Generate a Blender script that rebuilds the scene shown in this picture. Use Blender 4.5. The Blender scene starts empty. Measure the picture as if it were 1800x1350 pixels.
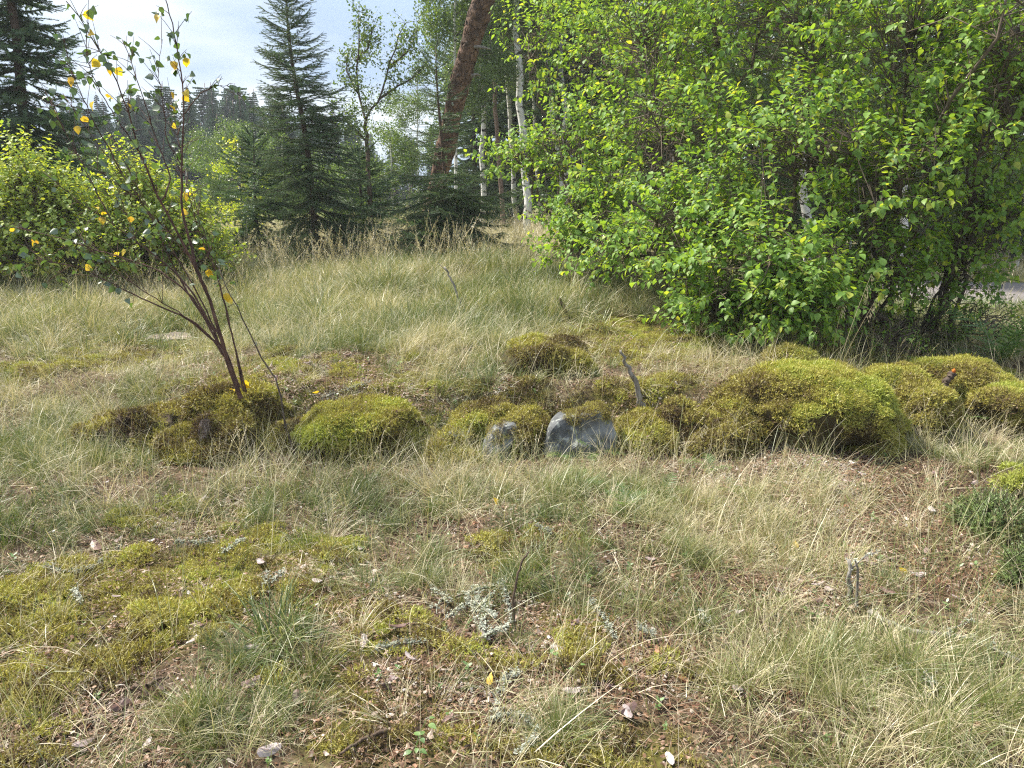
import bpy, math, random
import numpy as np
from mathutils import Vector, Matrix, noise as mnoise

# ------------------------------------------------------------------ camera, world, sun, exposure
SC = bpy.context.scene
COL = SC.collection
R = math.radians
CAMZ, PITCH, F = 1.6, 14.4, 1340.0          # eye height, downward tilt, focal length in photo pixels (1800 wide)
cam_d = bpy.data.cameras.new('camera')
cam = bpy.data.objects.new('camera', cam_d)
COL.objects.link(cam)
cam_d.sensor_width = 36; cam_d.lens = F / 1800 * 36
cam_d.clip_start = 0.02; cam_d.clip_end = 3000
cam.location = (0, 0, CAMZ); cam.rotation_euler = (R(90 - PITCH), 0, 0)
SC.camera = cam

SUN_EL, SUN_AZ = 52.0, -64.0                # azimuth from +Y (view direction) towards the left
world = bpy.data.worlds.new("World"); SC.world = world; world.use_nodes = True
wn, wl = world.node_tree.nodes, world.node_tree.links
bg = wn['Background']; bg.inputs['Strength'].default_value = 0.12
sky = wn.new('ShaderNodeTexSky'); sky.sky_type = 'NISHITA'; sky.sun_disc = False
sky.sun_elevation = R(SUN_EL); sky.sun_rotation = R(SUN_AZ); sky.altitude = 100; sky.air_density = 1.0
sky.dust_density = 1.5; sky.ozone_density = 1.5
tc = wn.new('ShaderNodeTexCoord'); mp = wn.new('ShaderNodeMapping')
mp.inputs['Scale'].default_value = (1.0, 1.0, 3.6); mp.inputs['Location'].default_value = (0.3, 0.05, 0.35)
mp.inputs['Rotation'].default_value = (0.0, R(-12), 0.0)
nz = wn.new('ShaderNodeTexNoise'); nz.inputs['Scale'].default_value = 2.1; nz.inputs['Detail'].default_value = 7
nz.inputs['Roughness'].default_value = 0.47; nz.inputs['Distortion'].default_value = 0.35
cr = wn.new('ShaderNodeValToRGB'); cr.color_ramp.elements[0].position = 0.34; cr.color_ramp.elements[1].position = 0.56
nz2 = wn.new('ShaderNodeTexNoise'); nz2.inputs['Scale'].default_value = 2.6; nz2.inputs['Detail'].default_value = 5
cc = wn.new('ShaderNodeMix'); cc.data_type = 'RGBA'
cc.inputs[6].default_value = (1.55, 2.10, 2.95, 1); cc.inputs[7].default_value = (3.35, 3.6, 3.85, 1)
mx = wn.new('ShaderNodeMix'); mx.data_type = 'RGBA'
wl.new(tc.outputs['Generated'], mp.inputs['Vector']); wl.new(mp.outputs[0], nz.inputs['Vector']); wl.new(mp.outputs[0], nz2.inputs['Vector'])
wl.new(nz.outputs['Fac'], cr.inputs['Fac']); 
cr2 = wn.new('ShaderNodeValToRGB'); cr2.color_ramp.elements[0].position = 0.40; cr2.color_ramp.elements[1].position = 0.60
wl.new(nz2.outputs['Fac'], cr2.inputs['Fac']); wl.new(cr2.outputs[0], cc.inputs[0])
cm = wn.new('ShaderNodeMath'); cm.operation = 'MULTIPLY_ADD'; cm.inputs[1].default_value = 0.22; cm.inputs[2].default_value = 0.76
wl.new(cr.outputs[0], cm.inputs[0]); wl.new(cm.outputs[0], mx.inputs[0])
wl.new(sky.outputs[0], mx.inputs[6]); wl.new(cc.outputs[2], mx.inputs[7]); wl.new(mx.outputs[2], bg.inputs['Color'])

sun_d = bpy.data.lights.new('sun', 'SUN'); sun_d.energy = 4.2; sun_d.angle = R(5); sun_d.color = (1.0, 0.94, 0.84)
sun = bpy.data.objects.new('sun', sun_d); COL.objects.link(sun)
sv = Vector((math.sin(R(SUN_AZ)) * math.cos(R(SUN_EL)), math.cos(R(SUN_AZ)) * math.cos(R(SUN_EL)), math.sin(R(SUN_EL))))
sun.rotation_euler = sv.to_track_quat('Z', 'Y').to_euler(); sun.location = sv * 40

SC.view_settings.view_transform = 'Standard'; SC.view_settings.look = 'None'
SC.view_settings.gamma = 1; SC.view_settings.use_curve_mapping = False
SC.view_settings.exposure = 1.42
SC.render.engine = 'CYCLES'
SC.cycles.use_denoising = False
SC.cycles.max_bounces = 8; SC.cycles.transparent_max_bounces = 8
SC.cycles.diffuse_bounces = 4; SC.cycles.glossy_bounces = 2; SC.cycles.transmission_bounces = 4
SC.cycles.filter_width = 1.2

RNG = np.random.default_rng(7)
U = RNG.uniform

# ------------------------------------------------------------------ pixel rays, noise, terrain
cp, sp = math.cos(R(PITCH)), math.sin(R(PITCH))
def ray(u, v):
    a, b = (u - 900) / F, (675 - v) / F
    d = np.array([a, cp + b * sp, -sp + b * cp]); return d / d[1]
def P(u, v, Y):
    d = ray(u, v); return np.array([d[0] * Y, Y, CAMZ + d[2] * Y])
def project(p):
    p = np.asarray(p, float); q = p - np.array([0, 0, CAMZ])
    dep = q[..., 1] * cp - q[..., 2] * sp; up = q[..., 1] * sp + q[..., 2] * cp
    return 900 + F * q[..., 0] / dep, 675 - F * up / dep, dep
_T = np.random.default_rng(11).random((512, 512))
def vnoise(x, y, s=1.0, o=0):
    x = np.asarray(x, float) * s + 13.7 * (o + 1) + 200; y = np.asarray(y, float) * s + 7.3 * (o + 1) + 200
    xi, yi = np.floor(x).astype(int), np.floor(y).astype(int); fx, fy = x - xi, y - yi
    fx = fx * fx * (3 - 2 * fx); fy = fy * fy * (3 - 2 * fy)
    g = lambda a, b: _T[(a + o * 37) % 512, b % 512]
    return (g(xi, yi) * (1 - fx) + g(xi + 1, yi) * fx) * (1 - fy) + (g(xi, yi + 1) * (1 - fx) + g(xi + 1, yi + 1) * fx) * fy
def fbm(x, y, s=1.0, o=0, n=3):
    r, a, t = 0, 1, 0
    for k in range(n): r = r + a * vnoise(x, y, s * 2 ** k, o + k * 3); t += a; a *= .5
    return r / t
def sstep(a, b, x):
    t = np.clip((np.asarray(x, float) - a) / (b - a), 0, 1); return t * t * (3 - 2 * t)
ROAD_A, ROAD_B = np.array([3.0, 13.6]), np.array([26.0, 8.8])       # centre line of the road on the right
def road_s(x, y):
    d = ROAD_B - ROAD_A; L = np.hypot(*d); d = d / L
    return (np.asarray(x) - ROAD_A[0]) * -d[1] + (np.asarray(y) - ROAD_A[1]) * d[0]
def height(x, y):
    x = np.asarray(x, float); y = np.asarray(y, float)
    edge = 4.88 + 0.06 * x * x * sstep(0, -3, x) + 0.18 * (fbm(x, y * 0, .8, 5) - .5) + .35 * sstep(1.6, 3.4, x)
    z = 0.30 * sstep(edge - .20, edge + .22, y) * (1 - .5 * sstep(-1.6, -3.2, x)) * (1 - .35 * sstep(2.2, 3.4, x))
    z = z + 0.16 * sstep(6.5, 12.5, y) * (1 - sstep(2, 5, x))
    z = z - 0.40 * sstep(3.0, 6.5, x) * sstep(6.0, 9.5, y)
    z = z - 0.25 * sstep(15, 24, y) + 0.10 * sstep(-3, -6, x)
    amp = 1 - .8 * sstep(30, 60, np.abs(y))
    z = z + amp * (0.16 * (fbm(x, y, .55, 1) - .5) + 0.09 * (fbm(x, y, 1.9, 2) - .5) + .03 * (vnoise(x, y, 6.5, 4) - .5))
    rs = np.abs(road_s(x, y)); rm = (1 - sstep(2.0, 3.4, rs)) * sstep(3.5, 5.5, x)
    return z * (1 - rm) + rm * -.12
def G(u, v):
    d = ray(u, v); Y = np.arange(1.0, 60, 0.01)
    h = height(d[0] * Y, Y); z = CAMZ + d[2] * Y
    k = np.argmax(z < h); y = Y[k] if z[k] < h[k] else 60.0
    return np.array([d[0] * y, y, float(height(d[0] * y, y))])
def ellipses(lst):
    out = []
    for u, v, ru, rv, w in lst:
        c = G(u, v); rx = abs(G(u + ru, v)[0] - c[0]); ry = (G(u, v - rv)[1] - G(u, v + rv)[1]) / 2
        out.append((c[0], c[1], max(rx, .05), max(abs(ry), .05), w))
    return out
def emask(x, y, E):
    m = np.zeros_like(np.asarray(x, float))
    for cx, cy, rx, ry, w in E:
        d = ((x - cx) / rx) ** 2 + ((y - cy) / ry) ** 2
        m = np.maximum(m, w * sstep(1.35, .55, d))
    return m
MOSS = ellipses([(930, 765, 620, 30, .62), (330, 700, 90, 30, .6), (230, 1060, 240, 100, 1), (110, 1190, 120, 60, .8), (480, 990, 150, 50, .8), (330, 920, 110, 35, .6), (680, 1120, 90, 45, .7),
                 (700, 1270, 150, 85, .95), (1000, 1110, 70, 60, .7), (930, 970, 120, 35, .5), (560, 1060, 90, 40, .6), (830, 1160, 60, 30, .5),
                 (230, 615, 150, 35, 1), (110, 640, 80, 20, .7), (620, 660, 150, 40, .85), (470, 640, 60, 22, .7), (560, 545, 60, 10, .9), (820, 700, 160, 30, .8),
                 (1120, 600, 160, 40, .9), (1030, 565, 60, 14, 1), (1200, 690, 140, 30, .8), (960, 625, 70, 22, 1), (780, 1190, 500, 30, .45),
                 (250, 500, 60, 12, .5), (1450, 690, 90, 20, .6), (1600, 650, 150, 30, .7), (1050, 1330, 200, 40, .5), (60, 1330, 100, 60, .5)])
LITTER = ellipses([(1560, 870, 190, 80, 1), (1450, 990, 190, 90, .9), (1620, 1010, 150, 60, 1), (900, 1200, 260, 110, .8), (330, 950, 130, 30, .7), (560, 650, 120, 30, .8),
                   (600, 690, 90, 24, .8), (330, 740, 80, 30, .8), (1150, 1010, 100, 60, .5), (150, 1290, 200, 70, .6), (1250, 1200, 130, 70, .6), (620, 1040, 70, 30, .6),
                   (800, 735, 110, 20, .8), (1250, 640, 120, 22, .6), (360, 890, 60, 20, .9), (1650, 760, 130, 40, .8)])
GRASSY = ellipses([(750, 850, 450, 20, .55), (760, 560, 260, 100, 1), (600, 880, 330, 60, 1), (150, 780, 190, 110, 1), (60, 620, 120, 120, .9), (430, 570, 200, 60, .8), (1560, 1240, 330, 120, 1),
                   (1330, 960, 190, 60, .75), (480, 1160, 130, 70, .8), (930, 1010, 230, 50, .7), (1700, 790, 120, 40, .6), (100, 930, 180, 40, .9), (80, 1090, 90, 90, .5),
                   (380, 1280, 140, 60, .8), (1100, 1060, 160, 50, .6), (950, 1290, 130, 50, .6), (1000, 880, 260, 40, .8), (1450, 860, 80, 30, .5), (650, 1010, 160, 40, .6),
                   (1270, 1080, 90, 40, .7), (900, 650, 120, 40, .6), (60, 1250, 100, 60, .6)])
CLEAR = ellipses([(230, 618, 190, 45, 1), (600, 655, 190, 42, 1), (1080, 610, 180, 55, .9), (1210, 680, 130, 35, .8), (800, 715, 160, 25, .7), (560, 545, 70, 10, .7), (1560, 850, 160, 60, .8), (900, 1180, 200, 70, .6), (270, 1060, 190, 70, .5)])
STRAW = ellipses([(1560, 1200, 360, 160, .9), (1350, 930, 260, 90, .9), (1240, 650, 120, 35, 1), (850, 850, 150, 40, .7), (760, 620, 60, 40, .8), (120, 560, 220, 70, .5),
                  (850, 460, 90, 20, .5), (600, 460, 160, 20, .9), (1560, 760, 90, 70, .9), (200, 1290, 220, 70, .6), (120, 720, 200, 60, .4), (960, 850, 160, 40, .5)])

# ------------------------------------------------------------------ object helpers
def link(o):
    COL.objects.link(o); return o
def tag(o, label=None, cat=None, group=None, kind=None):
    if label: o['label'] = label
    if cat: o['category'] = cat
    if group: o['group'] = group
    if kind: o['kind'] = kind
    return o
def empty(name, loc, label=None, cat=None, group=None, rz=0.0):
    o = link(bpy.data.objects.new(name, None)); o.location = loc; o.rotation_euler.z = rz
    o.empty_display_size = .1
    return tag(o, label, cat, group)
class MB:
    """collects vertices, faces and one float attribute per vertex"""
    def __init__(s): s.v, s.f, s.a, s.n = [], [], [], 0
    def add(s, v, f, a=0.0):
        v = np.asarray(v, float).reshape(-1, 3)
        s.v.append(v); s.f += [tuple(int(i) + s.n for i in q) for q in f]
        s.a.append(np.full(len(v), a) if np.isscalar(a) else np.asarray(a, float)); s.n += len(v)
    def tube(s, pts, rad, sides=6, a=0.0, cap=True, rough=0.0):
        pts = np.asarray(pts, float); n = len(pts); rad = np.broadcast_to(rad, (n,)).astype(float)
        t = np.gradient(pts, axis=0); t /= np.linalg.norm(t, axis=1)[:, None] + 1e-9
        ref = np.array([0, 0, 1.]) if abs(t[0][2]) < .8 else np.array([1., 0, 0])
        vs = []
        u = np.cross(t[0], ref); u /= np.linalg.norm(u)
        for k in range(n):
            u = u - t[k] * np.dot(u, t[k]); u /= np.linalg.norm(u) + 1e-9; w = np.cross(t[k], u)
            for j in range(sides):
                an = 2 * math.pi * j / sides
                r = rad[k] * (1 + (U(-rough, rough) if rough else 0))
                vs.append(pts[k] + r * (math.cos(an) * u + math.sin(an) * w))
        fs = [(k * sides + j, k * sides + (j + 1) % sides, (k + 1) * sides + (j + 1) % sides, (k + 1) * sides + j) for k in range(n - 1) for j in range(sides)]
        if cap and sides > 2: fs += [tuple(range((n - 1) * sides, n * sides))]
        s.add(vs, fs, a)
    def strip(s, pts, side, w, a=0.0):
        """tapered flat strip: pts (n,3), side (3,), w (n,)"""
        pts = np.asarray(pts, float); n = len(pts); side = np.asarray(side, float)
        vs, fs = [], []
        for k in range(n - 1): vs += [pts[k] - side * w[k], pts[k] + side * w[k]]
        vs.append(pts[-1])
        for k in range(n - 2): fs.append((2 * k, 2 * k + 1, 2 * k + 3, 2 * k + 2))
        fs.append((2 * n - 4, 2 * n - 3, 2 * n - 2)); s.add(vs, fs, a)
    def mesh(s, name, mats, smooth=True, origin=(0, 0, 0)):
        me = bpy.data.meshes.new(name)
        me.from_pydata((np.concatenate(s.v) - np.asarray(origin)).tolist(), [], s.f)
        at = me.attributes.new('val', 'FLOAT', 'POINT'); at.data.foreach_set('value', np.concatenate(s.a).astype(np.float32))
        for m in (mats if isinstance(mats, (list, tuple)) else [mats]): me.materials.append(m)
        if smooth: me.polygons.foreach_set('use_smooth', [True] * len(me.polygons))
        return me
    def build(s, name, mat, parent=None, origin=(0, 0, 0), smooth=True, **k):
        o = link(bpy.data.objects.new(name, s.mesh(name, mat, smooth, origin)))
        if parent is not None: o.parent = parent
        else: o.location = origin
        return tag(o, **k)

# scattering: one mesh of points, each point carries a rotation, a size, a variant and a tint; geometry nodes put a variant there
def quat_frame(z, y=None):
    """quaternions (w,x,y,z) turning local +Z to z and local +Y close to y"""
    z = np.asarray(z, float); z = z / (np.linalg.norm(z, axis=1)[:, None] + 1e-9)
    if y is None: y = RNG.normal(size=z.shape)
    y = y - z * np.sum(y * z, 1)[:, None]; nn = np.linalg.norm(y, axis=1)
    bad = nn < 1e-4; y[bad] = np.cross(z[bad], np.array([.3, .5, .8])); y /= np.linalg.norm(y, axis=1)[:, None] + 1e-9
    x = np.cross(y, z); M = np.stack([x, y, z], axis=2)
    q = np.empty((len(z), 4)); tr = M[:, 0, 0] + M[:, 1, 1] + M[:, 2, 2]
    q[:, 0] = np.sqrt(np.maximum(0, 1 + tr)) / 2
    q[:, 1] = np.copysign(np.sqrt(np.maximum(0, 1 + M[:, 0, 0] - M[:, 1, 1] - M[:, 2, 2])) / 2, M[:, 2, 1] - M[:, 1, 2])
    q[:, 2] = np.copysign(np.sqrt(np.maximum(0, 1 - M[:, 0, 0] + M[:, 1, 1] - M[:, 2, 2])) / 2, M[:, 0, 2] - M[:, 2, 0])
    q[:, 3] = np.copysign(np.sqrt(np.maximum(0, 1 - M[:, 0, 0] - M[:, 1, 1] + M[:, 2, 2])) / 2, M[:, 1, 0] - M[:, 0, 1])
    return q / np.linalg.norm(q, axis=1)[:, None]
_NG = {}
def variants(name, meshes):
    c = bpy.data.collections.new(name)
    for i, m in enumerate(meshes): c.objects.link(bpy.data.objects.new('%s_%02d' % (name, i), m))
    ng = bpy.data.node_groups.new('scatter_' + name, 'GeometryNodeTree')
    ng.interface.new_socket('Geometry', in_out='INPUT', socket_type='NodeSocketGeometry')
    ng.interface.new_socket('Geometry', in_out='OUTPUT', socket_type='NodeSocketGeometry')
    N, L = ng.nodes, ng.links
    gi, go = N.new('NodeGroupInput'), N.new('NodeGroupOutput')
    ci = N.new('GeometryNodeCollectionInfo'); ci.inputs['Collection'].default_value = c; ci.inputs['Separate Children'].default_value = True
    ci.inputs['Reset Children'].default_value = True
    io = N.new('GeometryNodeInstanceOnPoints'); io.inputs['Pick Instance'].default_value = True
    def na(n, t):
        a = N.new('GeometryNodeInputNamedAttribute'); a.data_type = t; a.inputs['Name'].default_value = n
        return [s for s in a.outputs if s.enabled][0]
    L.new(gi.outputs[0], io.inputs['Points']); L.new(ci.outputs[0], io.inputs['Instance'])
    L.new(na('rot', 'QUATERNION'), io.inputs['Rotation']); L.new(na('scl', 'FLOAT_VECTOR'), io.inputs['Scale']); L.new(na('idx', 'INT'), io.inputs['Instance Index'])
    L.new(io.outputs[0], go.inputs[0])
    _NG[name] = (ng, len(meshes)); return name
NINST = {}
def scatter(name, kind_of, pos, rot, scl, tint=0.5, idx=None, parent=None, origin=(0, 0, 0), **k):
    ng, nv = _NG[kind_of]; n = len(pos); NINST[name] = NINST.get(name, 0) + n
    me = bpy.data.meshes.new(name); me.vertices.add(n)
    me.vertices.foreach_set('co', (np.asarray(pos) - np.asarray(origin)).astype(np.float32).ravel())
    scl = np.broadcast_to(np.asarray(scl, float).reshape(-1, 1) if np.ndim(scl) == 1 else scl, (n, 3))
    idx = RNG.integers(0, nv, n) if idx is None else idx
    def at(nm, t, key, v): a = me.attributes.new(nm, t, 'POINT'); a.data.foreach_set(key, v)
    at('rot', 'QUATERNION', 'value', np.asarray(rot, np.float32).ravel()); at('scl', 'FLOAT_VECTOR', 'vector', np.ascontiguousarray(scl, np.float32).ravel())
    at('idx', 'INT', 'value', np.asarray(idx, np.int32)); at('tint', 'FLOAT', 'value', np.broadcast_to(tint, (n,)).astype(np.float32))
    o = link(bpy.data.objects.new(name, me))
    m = o.modifiers.new('scatter', 'NODES'); m.node_group = ng
    if parent is not None: o.parent = parent
    else: o.location = origin
    k.setdefault('kind', 'stuff'); return tag(o, **k)

# ------------------------------------------------------------------ materials
def ramp(N, stops):
    r = N.new('ShaderNodeValToRGB'); e = r.color_ramp.elements
    e[0].position, e[0].color = stops[0][0], (*stops[0][1], 1)
    e[1].position, e[1].color = stops[-1][0], (*stops[-1][1], 1)
    for p, c in stops[1:-1]: q = e.new(p); q.color = (*c, 1)
    return r
def new_mat(name):
    m = bpy.data.materials.new(name); m.use_nodes = True; N = m.node_tree.nodes; N.clear()
    return m, N, m.node_tree.links
def math_(N, L, op, a, b=None, c=None, clamp=False):
    n = N.new('ShaderNodeMath'); n.operation = op; n.use_clamp = clamp
    for i, s in enumerate((a, b, c)):
        if s is None: continue
        if isinstance(s, (int, float)): n.inputs[i].default_value = s
        else: L.new(s, n.inputs[i])
    return n.outputs[0]
def leaf_mat(name, stops, trans=0.4, tcol=(1.25, 1.2, .5), rough=0.45, gloss=0.06, src='random', vein=0.0, bscale=60, tintfac=1.0, valfac=0.0):
    """thin leaf: diffuse + translucent + a little gloss; colour picked by tint / random along a ramp"""
    m, N, L = new_mat(name)
    oi = N.new('ShaderNodeObjectInfo'); at = N.new('ShaderNodeAttribute'); at.attribute_type = 'INSTANCER'; at.attribute_name = 'tint'
    va = N.new('ShaderNodeAttribute'); va.attribute_name = 'val'
    f = oi.outputs['Random'] if src == 'random' else math_(N, L, 'MULTIPLY_ADD', va.outputs['Fac'], valfac, math_(N, L, 'MULTIPLY_ADD', oi.outputs['Random'], .16, math_(N, L, 'ADD', at.outputs['Fac'], -.08 - valfac / 2)))
    if src == 'val': f = va.outputs['Fac']
    r = ramp(N, stops); L.new(f, r.inputs[0]); col = r.outputs[0]
    nz = N.new('ShaderNodeTexNoise'); nz.inputs['Scale'].default_value = bscale; tcx = N.new('ShaderNodeTexCoord'); L.new(tcx.outputs['Object'], nz.inputs['Vector'])
    hv = N.new('ShaderNodeHueSaturation'); L.new(col, hv.inputs['Color']); L.new(math_(N, L, 'MULTIPLY_ADD', nz.outputs['Fac'], .6, .7), hv.inputs['Value']); col = hv.outputs[0]
    di = N.new('ShaderNodeBsdfDiffuse'); L.new(col, di.inputs[0])
    tr = N.new('ShaderNodeBsdfTranslucent'); vm = N.new('ShaderNodeVectorMath'); vm.operation = 'MULTIPLY'; vm.inputs[1].default_value = tcol
    L.new(col, vm.inputs[0]); L.new(vm.outputs[0], tr.inputs[0])
    mxs = N.new('ShaderNodeMixShader'); mxs.inputs[0].default_value = trans; L.new(di.outputs[0], mxs.inputs[1]); L.new(tr.outputs[0], mxs.inputs[2]); out = mxs.outputs[0]
    if gloss:
        gl = N.new('ShaderNodeBsdfGlossy'); gl.inputs['Roughness'].default_value = rough; gl.inputs['Color'].default_value = (1, 1, 1, 1)
        m2 = N.new('ShaderNodeMixShader'); m2.inputs[0].default_value = gloss; L.new(out, m2.inputs[1]); L.new(gl.outputs[0], m2.inputs[2]); out = m2.outputs[0]
    o = N.new('ShaderNodeOutputMaterial'); L.new(out, o.inputs[0]); return m
def solid_mat(name, stops, scale=8, rough=.85, bump=.3, detail=6, stretch=(1, 1, 1), extra=None, coord='Object', bdist=.01):
    m, N, L = new_mat(name)
    t = N.new('ShaderNodeTexCoord'); mp = N.new('ShaderNodeMapping'); mp.inputs['Scale'].default_value = stretch; L.new(t.outputs[coord], mp.inputs[0])
    n = N.new('ShaderNodeTexNoise'); n.inputs['Scale'].default_value = scale; n.inputs['Detail'].default_value = detail; n.inputs['Roughness'].default_value = .65; L.new(mp.outputs[0], n.inputs['Vector'])
    r = ramp(N, stops); L.new(n.outputs['Fac'], r.inputs[0]); col = r.outputs[0]
    b = N.new('ShaderNodeBsdfPrincipled'); b.inputs['Roughness'].default_value = rough; b.inputs['Specular IOR Level'].default_value = .25
    h = n.outputs['Fac']
    if extra: col, h = extra(N, L, mp, col, h)
    L.new(col, b.inputs['Base Color'])
    bp = N.new('ShaderNodeBump'); bp.inputs['Strength'].default_value = bump; bp.inputs['Distance'].default_value = bdist; L.new(h, bp.inputs['Height']); L.new(bp.outputs[0], b.inputs['Normal'])
    o = N.new('ShaderNodeOutputMaterial'); L.new(b.outputs[0], o.inputs[0]); return m
def spots(scale, lo, hi, color, stretch=(1, 1, 1)):
    def fx(N, L, mp, col, h):
        m2 = N.new('ShaderNodeMapping'); m2.inputs['Scale'].default_value = stretch; L.new(mp.outputs[0], m2.inputs[0])
        n = N.new('ShaderNodeTexNoise'); n.inputs['Scale'].default_value = scale; n.inputs['Detail'].default_value = 3; L.new(m2.outputs[0], n.inputs['Vector'])
        mr = N.new('ShaderNodeMapRange'); mr.inputs[1].default_value = lo; mr.inputs[2].default_value = hi; L.new(n.outputs['Fac'], mr.inputs[0])
        x = N.new('ShaderNodeMix'); x.data_type = 'RGBA'; x.inputs[7].default_value = (*color, 1); L.new(col, x.inputs[6]); L.new(mr.outputs[0], x.inputs[0])
        return x.outputs[2], h
    return fx
def pine_bark(N, L, mp, col, h):
    vo = N.new('ShaderNodeTexVoronoi'); vo.feature = 'DISTANCE_TO_EDGE'; vo.inputs['Scale'].default_value = 9
    m2 = N.new('ShaderNodeMapping'); m2.inputs['Scale'].default_value = (1, 1, .45); L.new(mp.outputs[0], m2.inputs[0])
    wv = N.new('ShaderNodeTexNoise'); wv.inputs['Scale'].default_value = 7; L.new(m2.outputs[0], wv.inputs['Vector'])
    ad = N.new('ShaderNodeVectorMath'); ad.operation = 'MULTIPLY_ADD'; ad.inputs[1].default_value = (.25, .25, .25); L.new(wv.outputs['Color'], ad.inputs[0]); L.new(m2.outputs[0], ad.inputs[2]); L.new(ad.outputs[0], vo.inputs['Vector'])
    mr = N.new('ShaderNodeMapRange'); mr.inputs[2].default_value = .10; mr.inputs[3].default_value = .45; L.new(vo.outputs['Distance'], mr.inputs[0])
    x = N.new('ShaderNodeMix'); x.data_type = 'RGBA'; x.inputs[6].default_value = (.05, .025, .015, 1); L.new(col, x.inputs[7]); L.new(mr.outputs[0], x.inputs[0])
    return x.outputs[2], math_(N, L, 'MULTIPLY_ADD', mr.outputs[0], .8, h)

M = {}
GREENST = [(0, (.085, .130, .028)), (.25, (.150, .200, .045)), (.5, (.27, .275, .095)), (.75, (.43, .385, .205)), (1, (.68, .59, .41))]
M['grass'] = leaf_mat('grass', GREENST, .30, (1.1, 1.1, .7), src='tint', valfac=.75, gloss=.05, bscale=9)
M['moss'] = leaf_mat('moss', [(0, (.07, .045, .030)), (.22, (.15, .105, .052)), (.5, (.30, .26, .075)), (.75, (.46, .42, .105)), (1, (.37, .41, .085))], .28, (1.1, 1.1, .4), src='tint', valfac=.5, gloss=.02, bscale=20)
M['litter'] = leaf_mat('litter', [(0, (.035, .022, .014)), (.35, (.12, .065, .038)), (.6, (.25, .145, .085)), (.85, (.36, .28, .21)), (1, (.50, .45, .41))], .06, (1, .8, .5), src='tint', valfac=.75, gloss=.03, bscale=25)
M['lilac'] = leaf_mat('lilac_leaf', [(0, (.13, .24, .055)), (.55, (.19, .33, .065)), (.88, (.27, .41, .08)), (1, (.42, .46, .09))], .48, (1.7, 1.5, .5), rough=.5, gloss=.02, bscale=26)
M['lilac_light'] = leaf_mat('young_lilac_leaf', [(0, (.19, .29, .06)), (.6, (.30, .40, .085)), (1, (.46, .50, .11))], .5, (1.7, 1.5, .4), gloss=.03, bscale=26)
M['birch_leaf'] = leaf_mat('birch_leaf', [(0, (.07, .125, .035)), (1, (.15, .21, .06))], .42, (1.5, 1.5, .5), gloss=.05, bscale=40)
M['sapling_leaf'] = leaf_mat('sapling_leaf', [(0, (.04, .085, .03)), (1, (.10, .16, .055))], .38, (1.4, 1.5, .5), gloss=.09, rough=.35, bscale=60)
M['yellow_leaf'] = leaf_mat('yellow_leaf', [(0, (.66, .46, .03)), (.6, (.76, .60, .05)), (1, (.66, .42, .06))], .4, (1.2, 1.1, .5), gloss=.05, bscale=60)
M['needle'] = leaf_mat('spruce_needle', [(0, (.070, .125, .070)), (.7, (.125, .20, .10)), (1, (.19, .28, .12))], .22, gloss=.04, bscale=5)
M['far_needle'] = leaf_mat('far_needle', [(0, (.055, .095, .060)), (1, (.105, .155, .085))], .1, gloss=.0, bscale=3)
M['juniper'] = leaf_mat('juniper_needle', [(0, (.17, .27, .09)), (1, (.32, .44, .15))], .3, gloss=.05, bscale=9)
M['fern'] = leaf_mat('fern', [(0, (.085, .16, .045)), (.7, (.14, .24, .06)), (1, (.22, .31, .08))], .4, (1.4, 1.4, .5), gloss=.05)
M['herb'] = leaf_mat('herb', [(0, (.10, .20, .05)), (1, (.20, .32, .09))], .35, gloss=.06)
M['lichen'] = leaf_mat('lichen', [(0, (.26, .275, .215)), (1, (.54, .56, .47))], .15, (1, 1, 1), gloss=0, bscale=80)
M['twig'] = solid_mat('dark_twig', [(.3, (.045, .032, .025)), (.7, (.12, .09, .07))], 25, bump=.2)
M['lilac_wood'] = solid_mat('lilac_wood', [(.3, (.07, .055, .042)), (.7, (.19, .15, .115))], 14, bump=.3)
M['sapling_bark'] = solid_mat('sapling_bark', [(.35, (.045, .026, .022)), (.6, (.12, .065, .05)), (.8, (.22, .16, .14))], 18, stretch=(1, 1, .6), bump=.3)
M['grey_wood'] = solid_mat('weathered_wood', [(.3, (.09, .075, .06)), (.55, (.26, .235, .205)), (.8, (.46, .44, .41))], 16, stretch=(3, 3, .5), bump=.7)
M['brown_wood'] = solid_mat('brown_wood', [(.3, (.05, .034, .024)), (.7, (.17, .12, .085))], 16, stretch=(3, 3, .5), bump=.7)
M['spruce_bark'] = solid_mat('spruce_bark', [(.3, (.045, .030, .022)), (.7, (.15, .10, .075))], 12, bump=.6)
M['pine_bark'] = solid_mat('pine_bark', [(.28, (.05, .036, .028)), (.44, (.115, .075, .053)), (.56, (.20, .120, .078)), (.75, (.36, .25, .18))], 7, bump=1.0, extra=pine_bark, bdist=.03)
M['birch_bark'] = solid_mat('birch_bark', [(.25, (.55, .53, .50)), (.7, (.85, .83, .80))], 5, bump=.3, extra=spots(5, .55, .63, (.035, .03, .028), (1, 1, 1.8)))
M['birch_lite'] = solid_mat('slim_birch_bark', [(.25, (.50, .47, .44)), (.7, (.82, .79, .75))], 5, bump=.3, extra=spots(6, .55, .62, (.04, .035, .03), (1, 1, 1.6)))
M['red_bark'] = solid_mat('reddish_bark', [(.3, (.10, .065, .05)), (.7, (.30, .21, .17))], 9, bump=.4)
M['stone'] = solid_mat('grey_stone', [(.3, (.045, .048, .050)), (.5, (.13, .135, .138)), (.72, (.30, .31, .30))], 7, detail=9, bump=.8, extra=spots(30, .58, .68, (.30, .315, .29)), bdist=.03)
M['dark_stone'] = solid_mat('dark_stone', [(.3, (.035, .03, .027)), (.7, (.13, .11, .10))], 6, detail=8, bump=.8, bdist=.02)
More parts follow.
